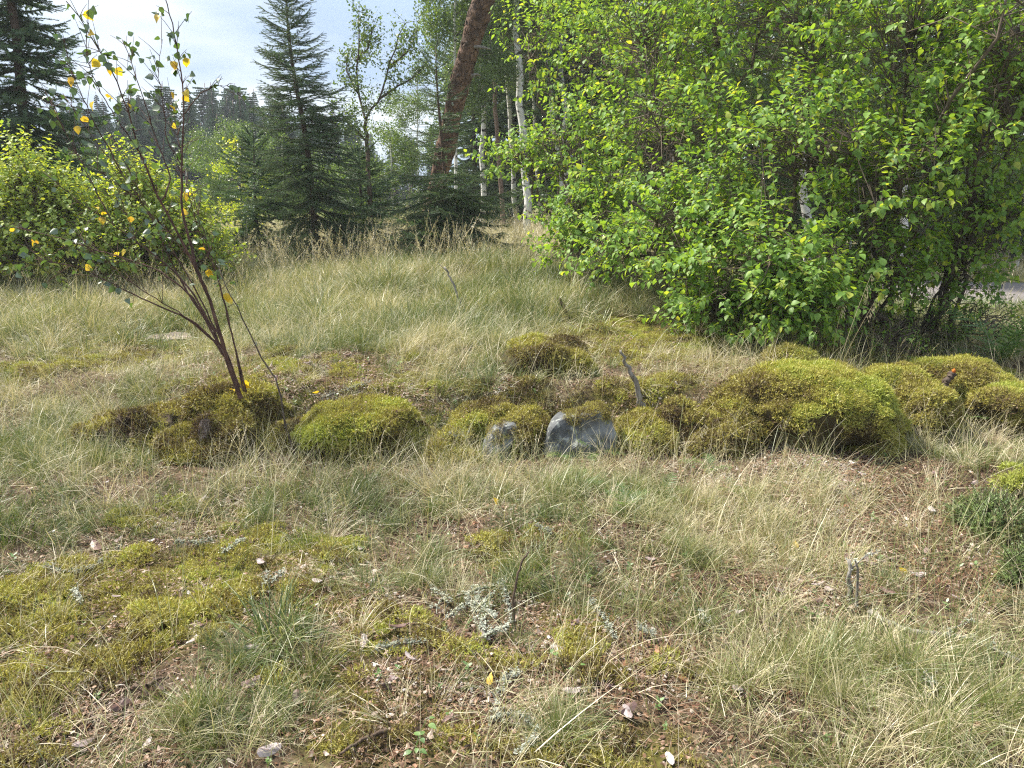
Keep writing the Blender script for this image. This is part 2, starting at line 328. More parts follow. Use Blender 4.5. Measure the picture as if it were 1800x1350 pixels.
M['soil'] = solid_mat('dark_soil', [(.3, (.04, .028, .018)), (.55, (.12, .085, .055)), (.75, (.22, .17, .12))], 16, detail=10, bump=1, bdist=.03)
M['pink_stone'] = solid_mat('pinkish_stone', [(.3, (.17, .13, .115)), (.7, (.36, .29, .265))], 9, detail=8, bump=.5)
M['moss_base'] = solid_mat('moss_base', [(.3, (.022, .017, .010)), (.55, (.07, .055, .022)), (.75, (.15, .13, .04))], 22, bump=1, bdist=.02)  # dark rock under the moss, with the gaps' shade put into its colour
M['bark_flake'] = leaf_mat('bark_flake', [(0, (.10, .055, .045)), (.4, (.20, .125, .11)), (.7, (.34, .27, .26)), (1, (.52, .47, .46))], .03, gloss=.04, bscale=45)
M['dead_leaf'] = leaf_mat('dead_leaf', [(0, (.13, .06, .035)), (.4, (.30, .13, .07)), (.7, (.42, .22, .13)), (1, (.50, .40, .33))], .15, (1.2, .9, .6), gloss=.05, bscale=45)
M['cone'] = solid_mat('pine_cone', [(.3, (.05, .03, .022)), (.7, (.20, .14, .11))], 60, bump=.3)
M['asphalt'] = solid_mat('asphalt', [(.3, (.13, .115, .11)), (.7, (.23, .205, .20))], 60, detail=4, bump=.2, coord='Object')
M['berry'] = solid_mat('orange_bud', [(.3, (.50, .12, .02)), (.7, (.60, .18, .03))], 5, bump=0)
# ground: soil, needle litter and moss, mixed by masks that the mesh carries
def ground_mat():
    m, N, L = new_mat('ground_soil')
    t = N.new('ShaderNodeTexCoord'); 
    n = N.new('ShaderNodeTexNoise'); n.inputs['Scale'].default_value = 14; n.inputs['Detail'].default_value = 10; n.inputs['Roughness'].default_value = .75; L.new(t.outputs['Object'], n.inputs['Vector'])
    r = ramp(N, [(.3, (.028, .020, .013)), (.45, (.085, .058, .038)), (.58, (.17, .125, .085)), (.7, (.30, .26, .21))]); L.new(n.outputs['Fac'], r.inputs[0])
    n2 = N.new('ShaderNodeTexNoise'); n2.inputs['Scale'].default_value = 22; n2.inputs['Detail'].default_value = 8; n2.inputs['Roughness'].default_value = .7; L.new(t.outputs['Object'], n2.inputs['Vector'])
    r2 = ramp(N, [(.3, (.04, .035, .012)), (.5, (.13, .125, .03)), (.7, (.25, .24, .05))]); L.new(n2.outputs['Fac'], r2.inputs[0])
    r3 = ramp(N, [(.3, (.06, .075, .025)), (.5, (.15, .16, .055)), (.7, (.33, .28, .14))]); L.new(n2.outputs['Fac'], r3.inputs[0])
    a = N.new('ShaderNodeAttribute'); a.attribute_name = 'val'; b = N.new('ShaderNodeAttribute'); b.attribute_name = 'far'
    x = N.new('ShaderNodeMix'); x.data_type = 'RGBA'; L.new(r.outputs[0], x.inputs[6]); L.new(r2.outputs[0], x.inputs[7]); L.new(a.outputs['Fac'], x.inputs[0])
    y = N.new('ShaderNodeMix'); y.data_type = 'RGBA'; L.new(x.outputs[2], y.inputs[6]); L.new(r3.outputs[0], y.inputs[7]); L.new(b.outputs['Fac'], y.inputs[0])
    p = N.new('ShaderNodeBsdfPrincipled'); p.inputs['Roughness'].default_value = .95; p.inputs['Specular IOR Level'].default_value = .1; L.new(y.outputs[2], p.inputs['Base Color'])
    bp = N.new('ShaderNodeBump'); bp.inputs['Strength'].default_value = 1; bp.inputs['Distance'].default_value = .03; L.new(n.outputs['Fac'], bp.inputs['Height']); L.new(bp.outputs[0], p.inputs['Normal'])
    o = N.new('ShaderNodeOutputMaterial'); L.new(p.outputs[0], o.inputs[0]); return m

# ------------------------------------------------------------------ ground and road
def mossmask(x, y):
    n = fbm(x, y, 3.2, 8, 4); n2 = fbm(x, y, 9, 9, 2); return np.clip(emask(x, y, MOSS) * 1.15 - .02 + (n - .5) * 2.0 + (n2 - .5) * 2.2, 0, 1) * (emask(x, y, MOSS) > .02)
K = 400
t = np.linspace(-1, 1, K)
gx = 3.0 * np.sinh(6.0 * t); gy = 5.5 + 3.0 * np.sinh(6.0 * t)
X, Y = np.meshgrid(gx, gy); Z = height(X, Y)
gm = bpy.data.meshes.new('ground')
idx = np.arange(K * K).reshape(K, K)
faces = np.stack([idx[:-1, :-1], idx[:-1, 1:], idx[1:, 1:], idx[1:, :-1]], -1).reshape(-1, 4)
gm.from_pydata(np.stack([X, Y, Z], -1).reshape(-1, 3).tolist(), [], faces.tolist())
a_ = gm.attributes.new('val', 'FLOAT', 'POINT'); a_.data.foreach_set('value', mossmask(X, Y).ravel().astype(np.float32))
a_ = gm.attributes.new('far', 'FLOAT', 'POINT'); a_.data.foreach_set('value', (sstep(7, 14, np.hypot(X, Y)) * .9).ravel().astype(np.float32))
gm.polygons.foreach_set('use_smooth', [True] * len(gm.polygons)); gm.materials.append(ground_mat())
tag(link(bpy.data.objects.new('ground', gm)), kind='structure', label='rough heath ground with soil, litter and moss')
d = (ROAD_B - ROAD_A) / np.hypot(*(ROAD_B - ROAD_A)); nrm = np.array([-d[1], d[0]])
mb = MB()
ss = np.linspace(3.2, 45, 40); ww = np.linspace(-1.7, 1.9, 7)
vs = [(*(ROAD_A + d * s + nrm * w), -.10 + .03 * (1 - (w / 1.9) ** 2)) for s in ss for w in ww]
mb.add(vs, [(i * 7 + j, (i + 1) * 7 + j, (i + 1) * 7 + j + 1, i * 7 + j + 1) for i in range(39) for j in range(6)])
mb.build('road', M['asphalt'], kind='structure', label='narrow grey asphalt road seen beneath the bush at the right')

# ------------------------------------------------------------------ small pieces that get scattered
def blade(mb, base, az, lean, length, w, val, segs=4, droop=1.0):
    h = np.array([math.cos(az), math.sin(az), 0]); pts = [np.array(base, float)]; an = lean
    for k in range(segs):
        pts.append(pts[-1] + (h * math.sin(an) + np.array([0, 0, math.cos(an)])) * length / segs); an = min(an + droop * U(.5, 1.2) / segs, 2.2)
    side = np.array([-math.sin(az), math.cos(az), 0]); ta = U(-.9, .9); side = side * math.cos(ta) + np.array([0, 0, 1]) * math.sin(ta) * .6
    ws = w * np.array([1, 1, .85, .6, .4, .2, 0])[:segs + 1]
    mb.strip(pts, side, ws, val)
def tuft(n, rad, l0, l1, w, spread, dry, droop=1.0):
    mb = MB()
    for i in range(n):
        az = U(0, 6.28); r = rad * math.sqrt(U(0, 1)); b = (r * math.cos(az), r * math.sin(az), -.01)
        az2 = az + U(-.8, .8)
        v = U(.7, 1) if U() < dry else U(0, .45)
        blade(mb, b, az2, abs(RNG.normal(0, spread)) + r / rad * spread * .7, U(l0, l1), w * U(.7, 1.2), v, droop=droop * U(.4, 1.5))
    return mb.mesh('tuft', M['grass'], False)
variants('fine_tuft', [tuft(110, .045, .10, .24, .0011, .38, .30, 1.3) for _ in range(6)] + [tuft(80, .07, .08, .20, .0012, .5, .35, 1.5) for _ in range(3)])
variants('straw_tuft', [tuft(60, .06, .14, .34, .0011, .55, .85, 1.2) for _ in range(6)])
variants('broad_tuft', [tuft(38, .05, .16, .34, .0026, .45, .2, 1.7) for _ in range(4)])
def thatch(n, flat=.12, l0=.06, l1=.22, dry=.8):
    mb = MB()
    for i in range(n):
        az = U(0, 6.28); p = np.array([U(-.12, .12), U(-.12, .12), U(0, .03)])
        blade(mb, p, az, 1.57 - U(0, .6), U(l0, l1), .0008 * U(.7, 1.3), U(.5, 1) if U() < dry else U(0, .5), segs=4, droop=U(-.5, 1.4))
    return mb.mesh('thatch', M['grass'], False)
variants('thatch', [thatch(40, l0=.04, l1=.13) for _ in range(6)])
def stalks(n, seed_head=True):
    mb = MB()
    for i in range(n):
        az = U(0, 6.28); L = U(.32, .58); an = abs(RNG.normal(.10, .22)); h = np.array([math.cos(az), math.sin(az), 0]); pts = [np.array([U(-.06, .06), U(-.06, .06), -.01])]
        for k in range(6):
            pts.append(pts[-1] + (h * math.sin(an) + np.array([0, 0, math.cos(an)])) * L / 6); an += U(.02, .14)
        v = U(.75, 1); mb.tube(pts, np.linspace(.0011, .0006, 7), 3, v, False)
        if seed_head:
            nb = 16
            for q in range(nb):
                tt = 4.2 + 1.8 * q / nb; k = int(tt); f = tt - k; b = pts[min(k, 5)] * (1 - f) + pts[min(k, 5) + 1] * f
                dd = RNG.normal(size=3) * .5 + np.array([0, 0, .8]) + h * .5; dd /= np.linalg.norm(dd); l = U(.008, .028) * (1.3 - q / nb)
                sd = np.cross(dd, RNG.normal(size=3)); sd /= np.linalg.norm(sd)
                mb.strip([b, b + dd * l * .6, b + dd * (l + .006)], sd, [.0003, .0012, 0], v * .9)
    return mb.mesh('stalks', M['grass'], False)
variants('stalks', [stalks(U(3, 6).astype(int) if False else int(U(2, 6))) for _ in range(8)])
def wisps():
    mb = MB()
    for i in range(11):
        blade(mb, (U(-.1, .1), U(-.1, .1), -.005), U(0, 6.28), abs(RNG.normal(.25, .4)), U(.18, .50), .0013 * U(.7, 1.2), U(.55, 1) if U() < .6 else U(0, .4), segs=6, droop=U(.2, 2.2))
    return mb.mesh('wisps', M['grass'], False)
variants('wisps', [wisps() for _ in range(8)])
def moss_clump(n=46, rad=.036, h=.018):
    mb = MB()
    for i in range(n):
        az = U(0, 6.28); r = rad * math.sqrt(U()); b = np.array([r * math.cos(az), r * math.sin(az), h * (1 - (r / rad) ** 2) * .8 - .006])
        d0 = np.array([math.cos(az) * r / rad, math.sin(az) * r / rad, 1.1]) + RNG.normal(size=3) * .35; d0 /= np.linalg.norm(d0); l = U(.008, .019); v = U()
        for q in range(4):
            bb = b + d0 * l * q / 3.5;  dd = RNG.normal(size=3); dd = d0 * .7 + dd / np.linalg.norm(dd) * .8; sd = np.cross(dd, d0); sd /= np.linalg.norm(sd) + 1e-6
            mb.add([bb - sd * .0019, bb + sd * .0019, bb + dd * .0105], [(0, 1, 2)], v)
    return mb.mesh('moss_clump', M['moss'], False)
variants('moss_clump', [moss_clump() for _ in range(6)])
def chip(mb, c, s, val, mat=None):
    a = RNG.normal(size=3); a[2] *= .25; a /= np.linalg.norm(a); n = RNG.normal(size=3) * .45 + np.array([0, 0, 1]); b = np.cross(n, a); b /= np.linalg.norm(b); n = np.cross(a, b)
    k = 6; vs = [c + n * s * .15]
    asp = U(.45, .9)
    for j in range(k):
        an = 6.28 * j / k; r = s * U(.6, 1.1); vs.append(c + a * math.cos(an) * r + b * math.sin(an) * r * asp + n * U(-.15, .25) * s)
    mb.add(vs, [(0, j + 1, (j + 1) % k + 1) for j in range(k)], val)
def litter_patch():
    mb = MB()
    for i in range(26):
        c = np.array([U(-.07, .07), U(-.07, .07), U(.0, .012)])
        if U() < .62:   # needle or tiny twig
            az = U(0, 6.28); dd = np.array([math.cos(az), math.sin(az), U(-.15, .3)]); l = U(.02, .055); sd = np.array([-dd[1], dd[0], 0.2])
            mb.strip([c, c + dd * l * .5 + [0, 0, .002], c + dd * l], sd, [.0008, .0009, 0], U(.2, .8))
        else: chip(mb, c, U(.004, .012), U(0, .9))
    return mb.mesh('litter_patch', M['litter'], False)
variants('litter_patch', [litter_patch() for _ in range(8)])
def herb_sprig():
    mb = MB()
    for i in range(9):
        az = i * 2.4; b = np.array([0, 0, .004 * i]); h = np.array([math.cos(az), math.sin(az), U(.2, .8)]); sd = np.array([-math.sin(az), math.cos(az), 0]); l = U(.010, .018)
        mb.strip([b, b + h * l * .35, b + h * l * .75, b + h * l], sd, [.001, .005, .004, 0], U())
    return mb.mesh('herb_sprig', M['herb'], False)
variants('herb_sprig', [herb_sprig() for _ in range(4)])

def sample_ground(n, x0, x1, y0, y1, dens, wedge=1.0):
    x = U(x0, x1, n); y = U(y0, y1, n)
    keep = (np.abs(x) < .70 * y + .9 * wedge) & (U(0, 1, n) < dens(x, y)) & ~((np.abs(road_s(x, y)) < 2.1) & (x > 4.6))
    x, y = x[keep], y[keep]; return x, y
def gnormal(x, y):
    e = .03; n = np.stack([-(height(x + e, y) - height(x - e, y)) / (2 * e), -(height(x, y + e) - height(x, y - e)) / (2 * e), np.ones_like(x)], 1); return n / np.linalg.norm(n, axis=1)[:, None]
def lay(name, vk, x, y, scl, tint, up=.6, jit=.15, dz=0.0, **k):
    n = gnormal(x, y) * (1 - up) + np.array([0, 0, up]) + RNG.normal(size=(len(x), 3)) * jit
    return scatter(name, vk, np.stack([x, y, height(x, y) + dz], 1), quat_frame(n), scl, tint, **k)
BUSHSHADE = ellipses([(1330, 545, 330, 50, 1), (1750, 600, 180, 60, 1)])
def strawness(x, y): return np.clip(emask(x, y, STRAW) * .42 + (fbm(x, y, 1.1, 20) - .5) * .9 + .27 + .17 * sstep(5.2, 8, y), 0, 1)

# ------------------------------------------------------------------ mossy boulders
ROCKS = []
def rock_mesh(cx, cy, cz, rx, ry, rz, seed, rough=.25, facet=0.0, sub=4, mat=None, rot=0.0, sq=2.0):
    import bmesh
    bm = bmesh.new(); bmesh.ops.create_icosphere(bm, subdivisions=sub, radius=1)
    rs = np.random.default_rng(seed); planes = [(Vector(rs.normal(size=3)).normalized(), rs.uniform(.62, .9)) for _ in range(int(facet))]
    for v in bm.verts:
        p = v.co.copy(); n = p.normalized()
        k = (abs(n.x) ** sq + abs(n.y) ** sq + abs(n.z) ** sq) ** (-1 / sq); p = n * k
        for pl, dd in planes:
            e = p.dot(pl)
            if e > dd: p -= pl * (e - dd) * .95
        q = n * 1.3 + Vector((seed * 3.1, seed * 1.7, 0))
        p *= 1 + rough * 1.3 * mnoise.noise(q) + rough * .7 * mnoise.noise(q * 2.6) + rough * .3 * mnoise.noise(q * 6)
        x, y, z = p.x * rx, p.y * ry, p.z * rz
        v.co = (x * math.cos(rot) - y * math.sin(rot), x * math.sin(rot) + y * math.cos(rot), z)
    me = bpy.data.meshes.new('rock'); bm.to_mesh(me); bm.free()
    me.polygons.foreach_set('use_smooth', [facet == 0] * len(me.polygons))
    me.materials.append(mat); return me
def surf_sample(me, n, zmin, cond=None, loc=(0, 0, 0)):
    me.calc_loop_triangles(); V = np.empty(len(me.vertices) * 3); me.vertices.foreach_get('co', V); V = V.reshape(-1, 3)
    T = np.empty(len(me.loop_triangles) * 3, int); me.loop_triangles.foreach_get('vertices', T); T = T.reshape(-1, 3)
    a, b, c = V[T[:, 0]], V[T[:, 1]], V[T[:, 2]]; nn = np.cross(b - a, c - a); ar = np.linalg.norm(nn, axis=1); nn /= ar[:, None] + 1e-12
    w = ar * (nn[:, 2] > zmin); i = RNG.choice(len(T), n, p=w / w.sum()); r1, r2 = np.sqrt(U(0, 1, n)), U(0, 1, n)
    p = a[i] * (1 - r1)[:, None] + b[i] * (r1 * (1 - r2))[:, None] + c[i] * (r1 * r2)[:, None]; return p, nn[i]
def boulder(u, v, Yd, rx, ry, rz, label, seed, mat='moss_base', moss=1.0, zmin=.08, rough=.22, facet=0, tint=.62, name='mossy_boulder', rot=0.0, sq=2.2, mosscond=None, cat='boulder', dens=2600, sub=4):
    c = P(u, v, Yd); root = empty(name, c, label, cat)
    me = rock_mesh(*c, rx, ry, rz, seed, rough, facet, sub, M[mat], rot, sq)
    o = link(bpy.data.objects.new('rock', me)); o.parent = root
    if moss > 0:
        area = 4 * math.pi * ((rx * ry) ** 1.6 / 3 + (rx * rz) ** 1.6 / 3 + (ry * rz) ** 1.6 / 3) ** (1 / 1.6) * .6
        p, n = surf_sample(me, int(area * dens * moss), zmin)
        keep = (p[:, 2] + c[2] > height(p[:, 0] + c[0], p[:, 1] + c[1]) - .02)
        if mosscond is not None: keep &= mosscond(p)
        p, n = p[keep], n[keep]
        wp = p + c
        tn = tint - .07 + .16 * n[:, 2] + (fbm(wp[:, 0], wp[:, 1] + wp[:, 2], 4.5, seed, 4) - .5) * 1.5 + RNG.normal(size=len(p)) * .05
        s = U(.65, 1.35, len(p)) * (.55 + 1.1 * vnoise(wp[:, 0] + wp[:, 2], wp[:, 1], 14, seed)); bare = fbm(wp[:, 0] - wp[:, 2], wp[:, 1] + wp[:, 2], 7, seed + 40, 2) > .27; p, n, wp, s, tn = p[bare], n[bare], wp[bare], s[bare], tn[bare]
        nn = n * .8 + np.array([0, -.05, .35])
        scatter('moss', 'moss_clump', p + n * .003, quat_frame(nn), s, tn, parent=root)
        if rx > .15:
            m_ = int(40 * rx / .3); i = RNG.choice(len(p), min(m_, len(p)), replace=False)
            scatter('litter', 'litter_patch', p[i] + n[i] * .008, quat_frame(n[i]), U(.5, .9, len(i)), U(.2, .7, len(i)), parent=root)
            i = RNG.choice(len(p), min(int(8 * rx / .3), len(p)), replace=False)
            scatter('grass', 'wisps', p[i] - [0, 0, .02], quat_frame(n[i] * .3 + [0, -.1, 1]), U(.3, .65, len(i)), U(.4, .9, len(i)), parent=root)
    ROCKS.append((c, rx, ry, rz)); return root
boulder(400, 808, 4.60, .33, .30, .26, 'rounded boulder wrapped in golden moss below the thin sapling', 1, tint=.55)
boulder(415, 740, 4.80, .27, .26, .20, 'mossy hump that the thin yellow leaved sapling grows from', 2, tint=.52)
b = boulder(366, 762, 4.45, .055, .05, .10, 'pale pinkish stone peeping out of the moss at the left end', 3, mat='pink_stone', moss=.12, zmin=.2, tint=.4, facet=6, rough=.12, name='bare_stone', cat='stone', rot=.4)
boulder(628, 762, 4.62, .35, .27, .19, 'low boulder with a bright yellow moss cap right of the sapling', 4, tint=.74, zmin=.05)
boulder(775, 815, 4.58, .31, .20, .14, 'dark boulder under rusty brown moss between two bare stones', 5, tint=.34)
boulder(805, 762, 4.66, .13, .10, .045, 'flat bluish grey stone lying on top of the rusty moss', 6, mat='stone', moss=.15, zmin=.3, tint=.35, facet=10, rough=.12, name='bare_stone', cat='stone', rot=.2)
boulder(932, 765, 4.63, .15, .16, .13, 'small moss cushion between the two grey stones', 8, tint=.55)
boulder(1140, 790, 4.62, .22, .22, .20, 'moss covered boulder right of the large bare stone', 10, tint=.5)
boulder(1260, 795, 4.62, .26, .24, .22, 'dark olive moss boulder with ferns at its foot', 11, tint=.46)
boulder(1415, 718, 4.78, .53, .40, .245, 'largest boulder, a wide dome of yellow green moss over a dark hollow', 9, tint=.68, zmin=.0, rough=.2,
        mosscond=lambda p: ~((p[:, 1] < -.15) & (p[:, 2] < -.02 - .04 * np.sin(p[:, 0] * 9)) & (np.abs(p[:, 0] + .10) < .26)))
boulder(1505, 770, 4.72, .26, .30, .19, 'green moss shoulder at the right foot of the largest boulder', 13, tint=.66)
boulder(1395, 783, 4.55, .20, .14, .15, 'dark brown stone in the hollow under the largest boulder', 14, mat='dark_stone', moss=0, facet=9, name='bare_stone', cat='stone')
boulder(1310, 745, 4.72, .20, .2, .15, 'small mossy stone left of the largest boulder', 15, tint=.55)
boulder(1386, 640, 5.55, .17, .15, .10, 'small bright moss cushion behind the largest boulder', 16, tint=.72)
boulder(1570, 700, 5.10, .25, .26, .20, 'left boulder of the mossy pair under the ferns', 17, tint=.62)
boulder(1620, 720, 4.85, .17, .2, .15, 'low mossy bulge in front of the mossy pair', 18, tint=.6)
boulder(1685, 685, 5.35, .33, .28, .20, 'broad green moss boulder at the right below the big fern', 19, tint=.66)
boulder(1770, 718, 5.0, .25, .24, .15, 'mossy boulder cut by the right edge of the photo', 20, tint=.6)
boulder(1790, 845, 3.75, .09, .09, .06, 'tiny bright green moss cushion above the juniper', 21, tint=.95)
boulder(955, 645, G(940, 655)[1] + .15, .38, .28, .19, 'grassy hummock with dark soil and moss in the middle of the heath', 22, tint=.5, name='mossy_hummock', cat='hummock', mosscond=lambda p: p[:, 0] > -.17 + .05 * np.sin(p[:, 2] * 30))
boulder(508, 790, 4.62, .16, .16, .15, 'small dark mossy stone under the leaning dead twig', 31, tint=.42)
boulder(722, 790, 4.64, .16, .16, .14, 'low mossy stone filling the gap right of the yellow moss cap', 32, tint=.45)
boulder(860, 740, 4.85, .22, .16, .10, 'flat moss pad above the leaning grey stone', 33, tint=.5)
boulder(1195, 760, 4.72, .18, .18, .18, 'brownish mossy stone between the two olive boulders', 34, tint=.38)
boulder(275, 765, 4.80, .34, .28, .15, 'dark bare soil bank left of the mossy boulders', 23, mat='soil', moss=.45, tint=.33, name='soil_bank', cat='soil bank', rough=.45)
boulder(300, 594, 7.4, .22, .15, .045, 'flat pale stone slab lying in the moss behind the sapling', 24, mat='pink_stone', moss=0, facet=5, name='flat_slab', cat='stone')
boulder(1110, 700, 5.2, .18, .16, .09, 'low moss pad behind the grey pointed stick', 25, tint=.6)
boulder(1235, 655, 5.6, .2, .16, .06, 'low brownish moss pad in the dry grass left of the bright cushion', 26, tint=.4)

def outline_stone(label, pl, Yd, thick, seed, moss=None, name='bare_stone', mat='stone'):
    rng = np.random.default_rng(seed); P0 = np.array([P(u, v, Yd) for u, v in pl]); c = P0.mean(0); root = empty(name, c, label, 'stone'); q = P0 - c; n = 48
    k = len(q); f = np.linspace(0, k, n, endpoint=False); ring = np.array([q[int(g)] * (1 - g % 1) + q[(int(g) + 1) % k] * (g % 1) for g in f])
    for _ in range(2): ring = (np.roll(ring, 1, 0) + ring * 3 + np.roll(ring, -1, 0)) / 5
    vs, rings = [], [(0.15, -.5), (.5, -.52), (.82, -.49), (.95, -.44), (1.0, -.34), (1.03, 0), (1.0, .4), (.8, .55), (.3, .6)]
    for s_, d_ in rings:
        for p in ring: a = Vector((p[0] * s_ * 7, d_ * 2, p[2] * s_ * 7)) + Vector((seed, 0, 0)); o_ = mnoise.noise(a) * .022 + mnoise.noise(a * 3) * .009; vs.append((p[0] * s_ + o_ * .5, d_ * thick + o_ * 1.3 + p[2] * .22, p[2] * s_ + o_ * .5))
    fs = [(i * n + j, i * n + (j + 1) % n, (i + 1) * n + (j + 1) % n, (i + 1) * n + j) for i in range(len(rings) - 1) for j in range(n)]
    fs += [tuple(range(n))[::-1], tuple(range((len(rings) - 1) * n, len(rings) * n))]
    mb = MB(); mb.add(vs, fs); me = mb.mesh('rock', M[mat], False); o = link(bpy.data.objects.new('rock', me)); o.parent = root
    if moss:
        p, nn = surf_sample(me, moss[0], -.9); w = (p[:, 2] > moss[1] + .02 * np.sin(p[:, 0] * 40)) | ((np.abs(p[:, 0] - moss[2]) < .03) & (p[:, 2] > moss[1] - .05)); p, nn = p[w], nn[w]
        scatter('moss', 'moss_clump', p + nn * .004, quat_frame(nn * .5 + [0, -.2, .6]), U(.45, .8, len(p)), .46 + RNG.normal(size=len(p)) * .15, parent=root)
    ROCKS.append((c, .18, .12, .15)); return root
outline_stone('large bare grey angular stone with a moss cap, middle of the row', [(950, 815), (958, 775), (966, 748), (982, 733), (1012, 728), (1058, 716), (1072, 736), (1086, 764), (1074, 792), (1066, 822)], 4.50, .16, 3, (900, .112, -.07))
outline_stone('leaning grey stone left of the big bare stone', [(846, 812), (850, 778), (866, 753), (902, 740), (918, 748), (905, 770), (893, 790), (908, 812)], 4.54, .16, 5, (160, .03, .3))
def rock_free(x, y, pad=0.0):
    m = np.ones_like(x, bool)
    for c, rx, ry, rz in ROCKS:
        if rz > .12: m &= ((x - c[0]) / (rx * .8 + pad)) ** 2 + ((y - c[1]) / (ry * .8 + pad)) ** 2 > 1
    return m

# ------------------------------------------------------------------ ground cover
x, y = sample_ground(120000, -6, 6, 1.2, 9.5, lambda x, y: mossmask(x, y) * (.75 - .06 * (y - 2)))
tn = .56 + (fbm(x, y, 2.5, 31) - .5) * .9 + (fbm(x, y, 11, 35, 2) - .5) * 1.1 + RNG.normal(size=len(x)) * .05
k_ = rock_free(x, y)
cush = fbm(x, y, 5.5, 77, 2)
lay('moss_carpet', 'moss_clump', x[k_], y[k_], (U(.6, 1.2, len(x)) * (.6 + .8 * cush))[k_], tn[k_], up=.5, dz=(np.maximum(cush - .35, 0) * .08 - .004)[k_],
    label='yellow green moss carpet covering patches of the ground', kind='stuff')
x, y = sample_ground(90000, -6.5, 6.5, 1.1, 8.5, lambda x, y: np.clip((emask(x, y, LITTER) * .8 + .30) * (1.1 - .10 * y), 0, 1))
tn = np.clip(.5 + (fbm(x, y, 1.5, 41) - .5) * .8 + RNG.normal(size=len(x)) * .15, 0, 1)
lay('forest_litter', 'litter_patch', x, y, U(.7, 1.3, len(x)), tn, up=.3, dz=.003, label='brown needles, bark crumbs and twigs strewn on the ground', kind='stuff')

def gdens(x, y):
    m = emask(x, y, GRASSY); mo = mossmask(x, y); far = sstep(7.5, 10, y)
    return (1 - .85 * emask(x, y, CLEAR)) * np.clip((.16 + .75 * m + .7 * far) * (1 - .8 * mo * (1 - .5 * m)) * (.25 + 1.5 * fbm(x, y, 2.3, 52)), 0, 1)
x, y = sample_ground(25000, -9, 9, 1.2, 12, gdens); k_ = rock_free(x, y, -.04); x, y = x[k_], y[k_]
s = U(.5, 1.15, len(x)) * (.60 + 1.0 * sstep(5.5, 8, y) + .25 * emask(x, y, GRASSY)) * (.55 + .95 * fbm(x, y, 2.1, 95, 2)) * (1 - .45 * ((y > 4.0) & (y < 4.75) & (x > -1.9) & (x < 2.3)))
lay('heath_grass', 'fine_tuft', x, y, s, np.clip(strawness(x, y) + RNG.normal(size=len(x)) * .12, 0, 1), up=.6, jit=.34, label='fine green and straw coloured heath grass', kind='stuff')
x, y = sample_ground(15000, -9, 9, 1.15, 12.5, lambda x, y: np.clip(gdens(x, y) * .2 + emask(x, y, STRAW) * .45 + .03, 0, 1)); k_ = rock_free(x, y, -.04); x, y = x[k_], y[k_]
lay('dry_grass', 'straw_tuft', x, y, U(.6, 1.15, len(x)) * (.75 + .6 * sstep(5, 8, y)), np.clip(.72 + RNG.normal(size=len(x)) * .15, 0, 1), up=.5, jit=.3, label='dry straw coloured grass leaning in the heath', kind='stuff')
x, y = sample_ground(12000, -7, 7, 1.15, 10, lambda x, y: np.clip(.08 + emask(x, y, STRAW) * .5 + .15 * emask(x, y, GRASSY), 0, 1) * (1 - .6 * mossmask(x, y)))
lay('fallen_straw', 'thatch', x, y, U(.7, 1.3, len(x)), np.clip(.62 + RNG.normal(size=len(x)) * .15, 0, 1), up=.2, jit=.2, dz=.01, label='matted fallen straw lying over the ground', kind='stuff')
x, y = sample_ground(11000, -10, 10, 1.3, 16, lambda x, y: np.clip(.13 + .3 * emask(x, y, STRAW) + .35 * sstep(7.5, 10, y) * (1 - emask(x, y, BUSHSHADE)) + .22 * emask(x, y, GRASSY), 0, 1) * (1 - .6 * mossmask(x, y)) * (1 - .6 * emask(x, y, CLEAR)))
lay('tall_grass_stalks', 'stalks', x, y, U(.6, 1.1, len(x)) * (.75 + .95 * sstep(6.5, 10.5, y)), np.clip(.78 + RNG.normal(size=len(x)) * .12, 0, 1), up=.9, jit=.12, label='tall thin straw stalks with feathery seed heads', kind='stuff')
x, y = sample_ground(13000, -7, 7, 1.05, 10, lambda x, y: (1 - .5 * emask(x, y, CLEAR)) * np.clip(.42 + .3 * emask(x, y, GRASSY) + .3 * emask(x, y, STRAW) - .25 * emask(x, y, MOSS), 0, 1)); k_ = rock_free(x, y, -.06); x, y = x[k_], y[k_]
lay('wispy_grass', 'wisps', x, y, U(.6, 1.15, len(x)), np.clip(.55 + (fbm(x, y, 1.3, 90) - .5) * .7 + RNG.normal(size=len(x)) * .15, 0, 1), up=.8, jit=.2, label='long single grass blades arching over the moss and litter', kind='stuff')
x, y = sample_ground(3600, -10, 10, 5.5, 17, lambda x, y: np.clip((.25 + fbm(x, y, 1.2, 61) - .4) * sstep(6, 8, y), 0, 1))
lay('broad_grass', 'broad_tuft', x, y, U(.6, 1.3, len(x)), np.clip(.38 + (fbm(x, y, .9, 64) - .5) + RNG.normal(size=len(x)) * .1, 0, 1), up=.8, jit=.2, label='broad bladed green grass tussocks in the back field', kind='stuff')
x, y = sample_ground(3000, -14, 14, 11.5, 30, lambda x, y: np.clip(.8 + 0 * x, 0, 1), 3)
lay('field_grass', 'straw_tuft', x, y, U(1.3, 2.2, len(x)), np.clip(.7 + (fbm(x, y, .5, 66) - .5) * .6 + RNG.normal(size=len(x)) * .1, 0, 1), up=.8, jit=.2, label='dry meadow grass between the spruces and the birches', kind='stuff')
x, y = sample_ground(3200, -5, 5, 1.2, 8, lambda x, y: .12 + .5 * emask(x, y, LITTER))
lay('ground_herbs', 'herb_sprig', x, y, U(.5, 1.2, len(x)), .5, up=.7, label='small round leaved herbs between the litter', kind='stuff')
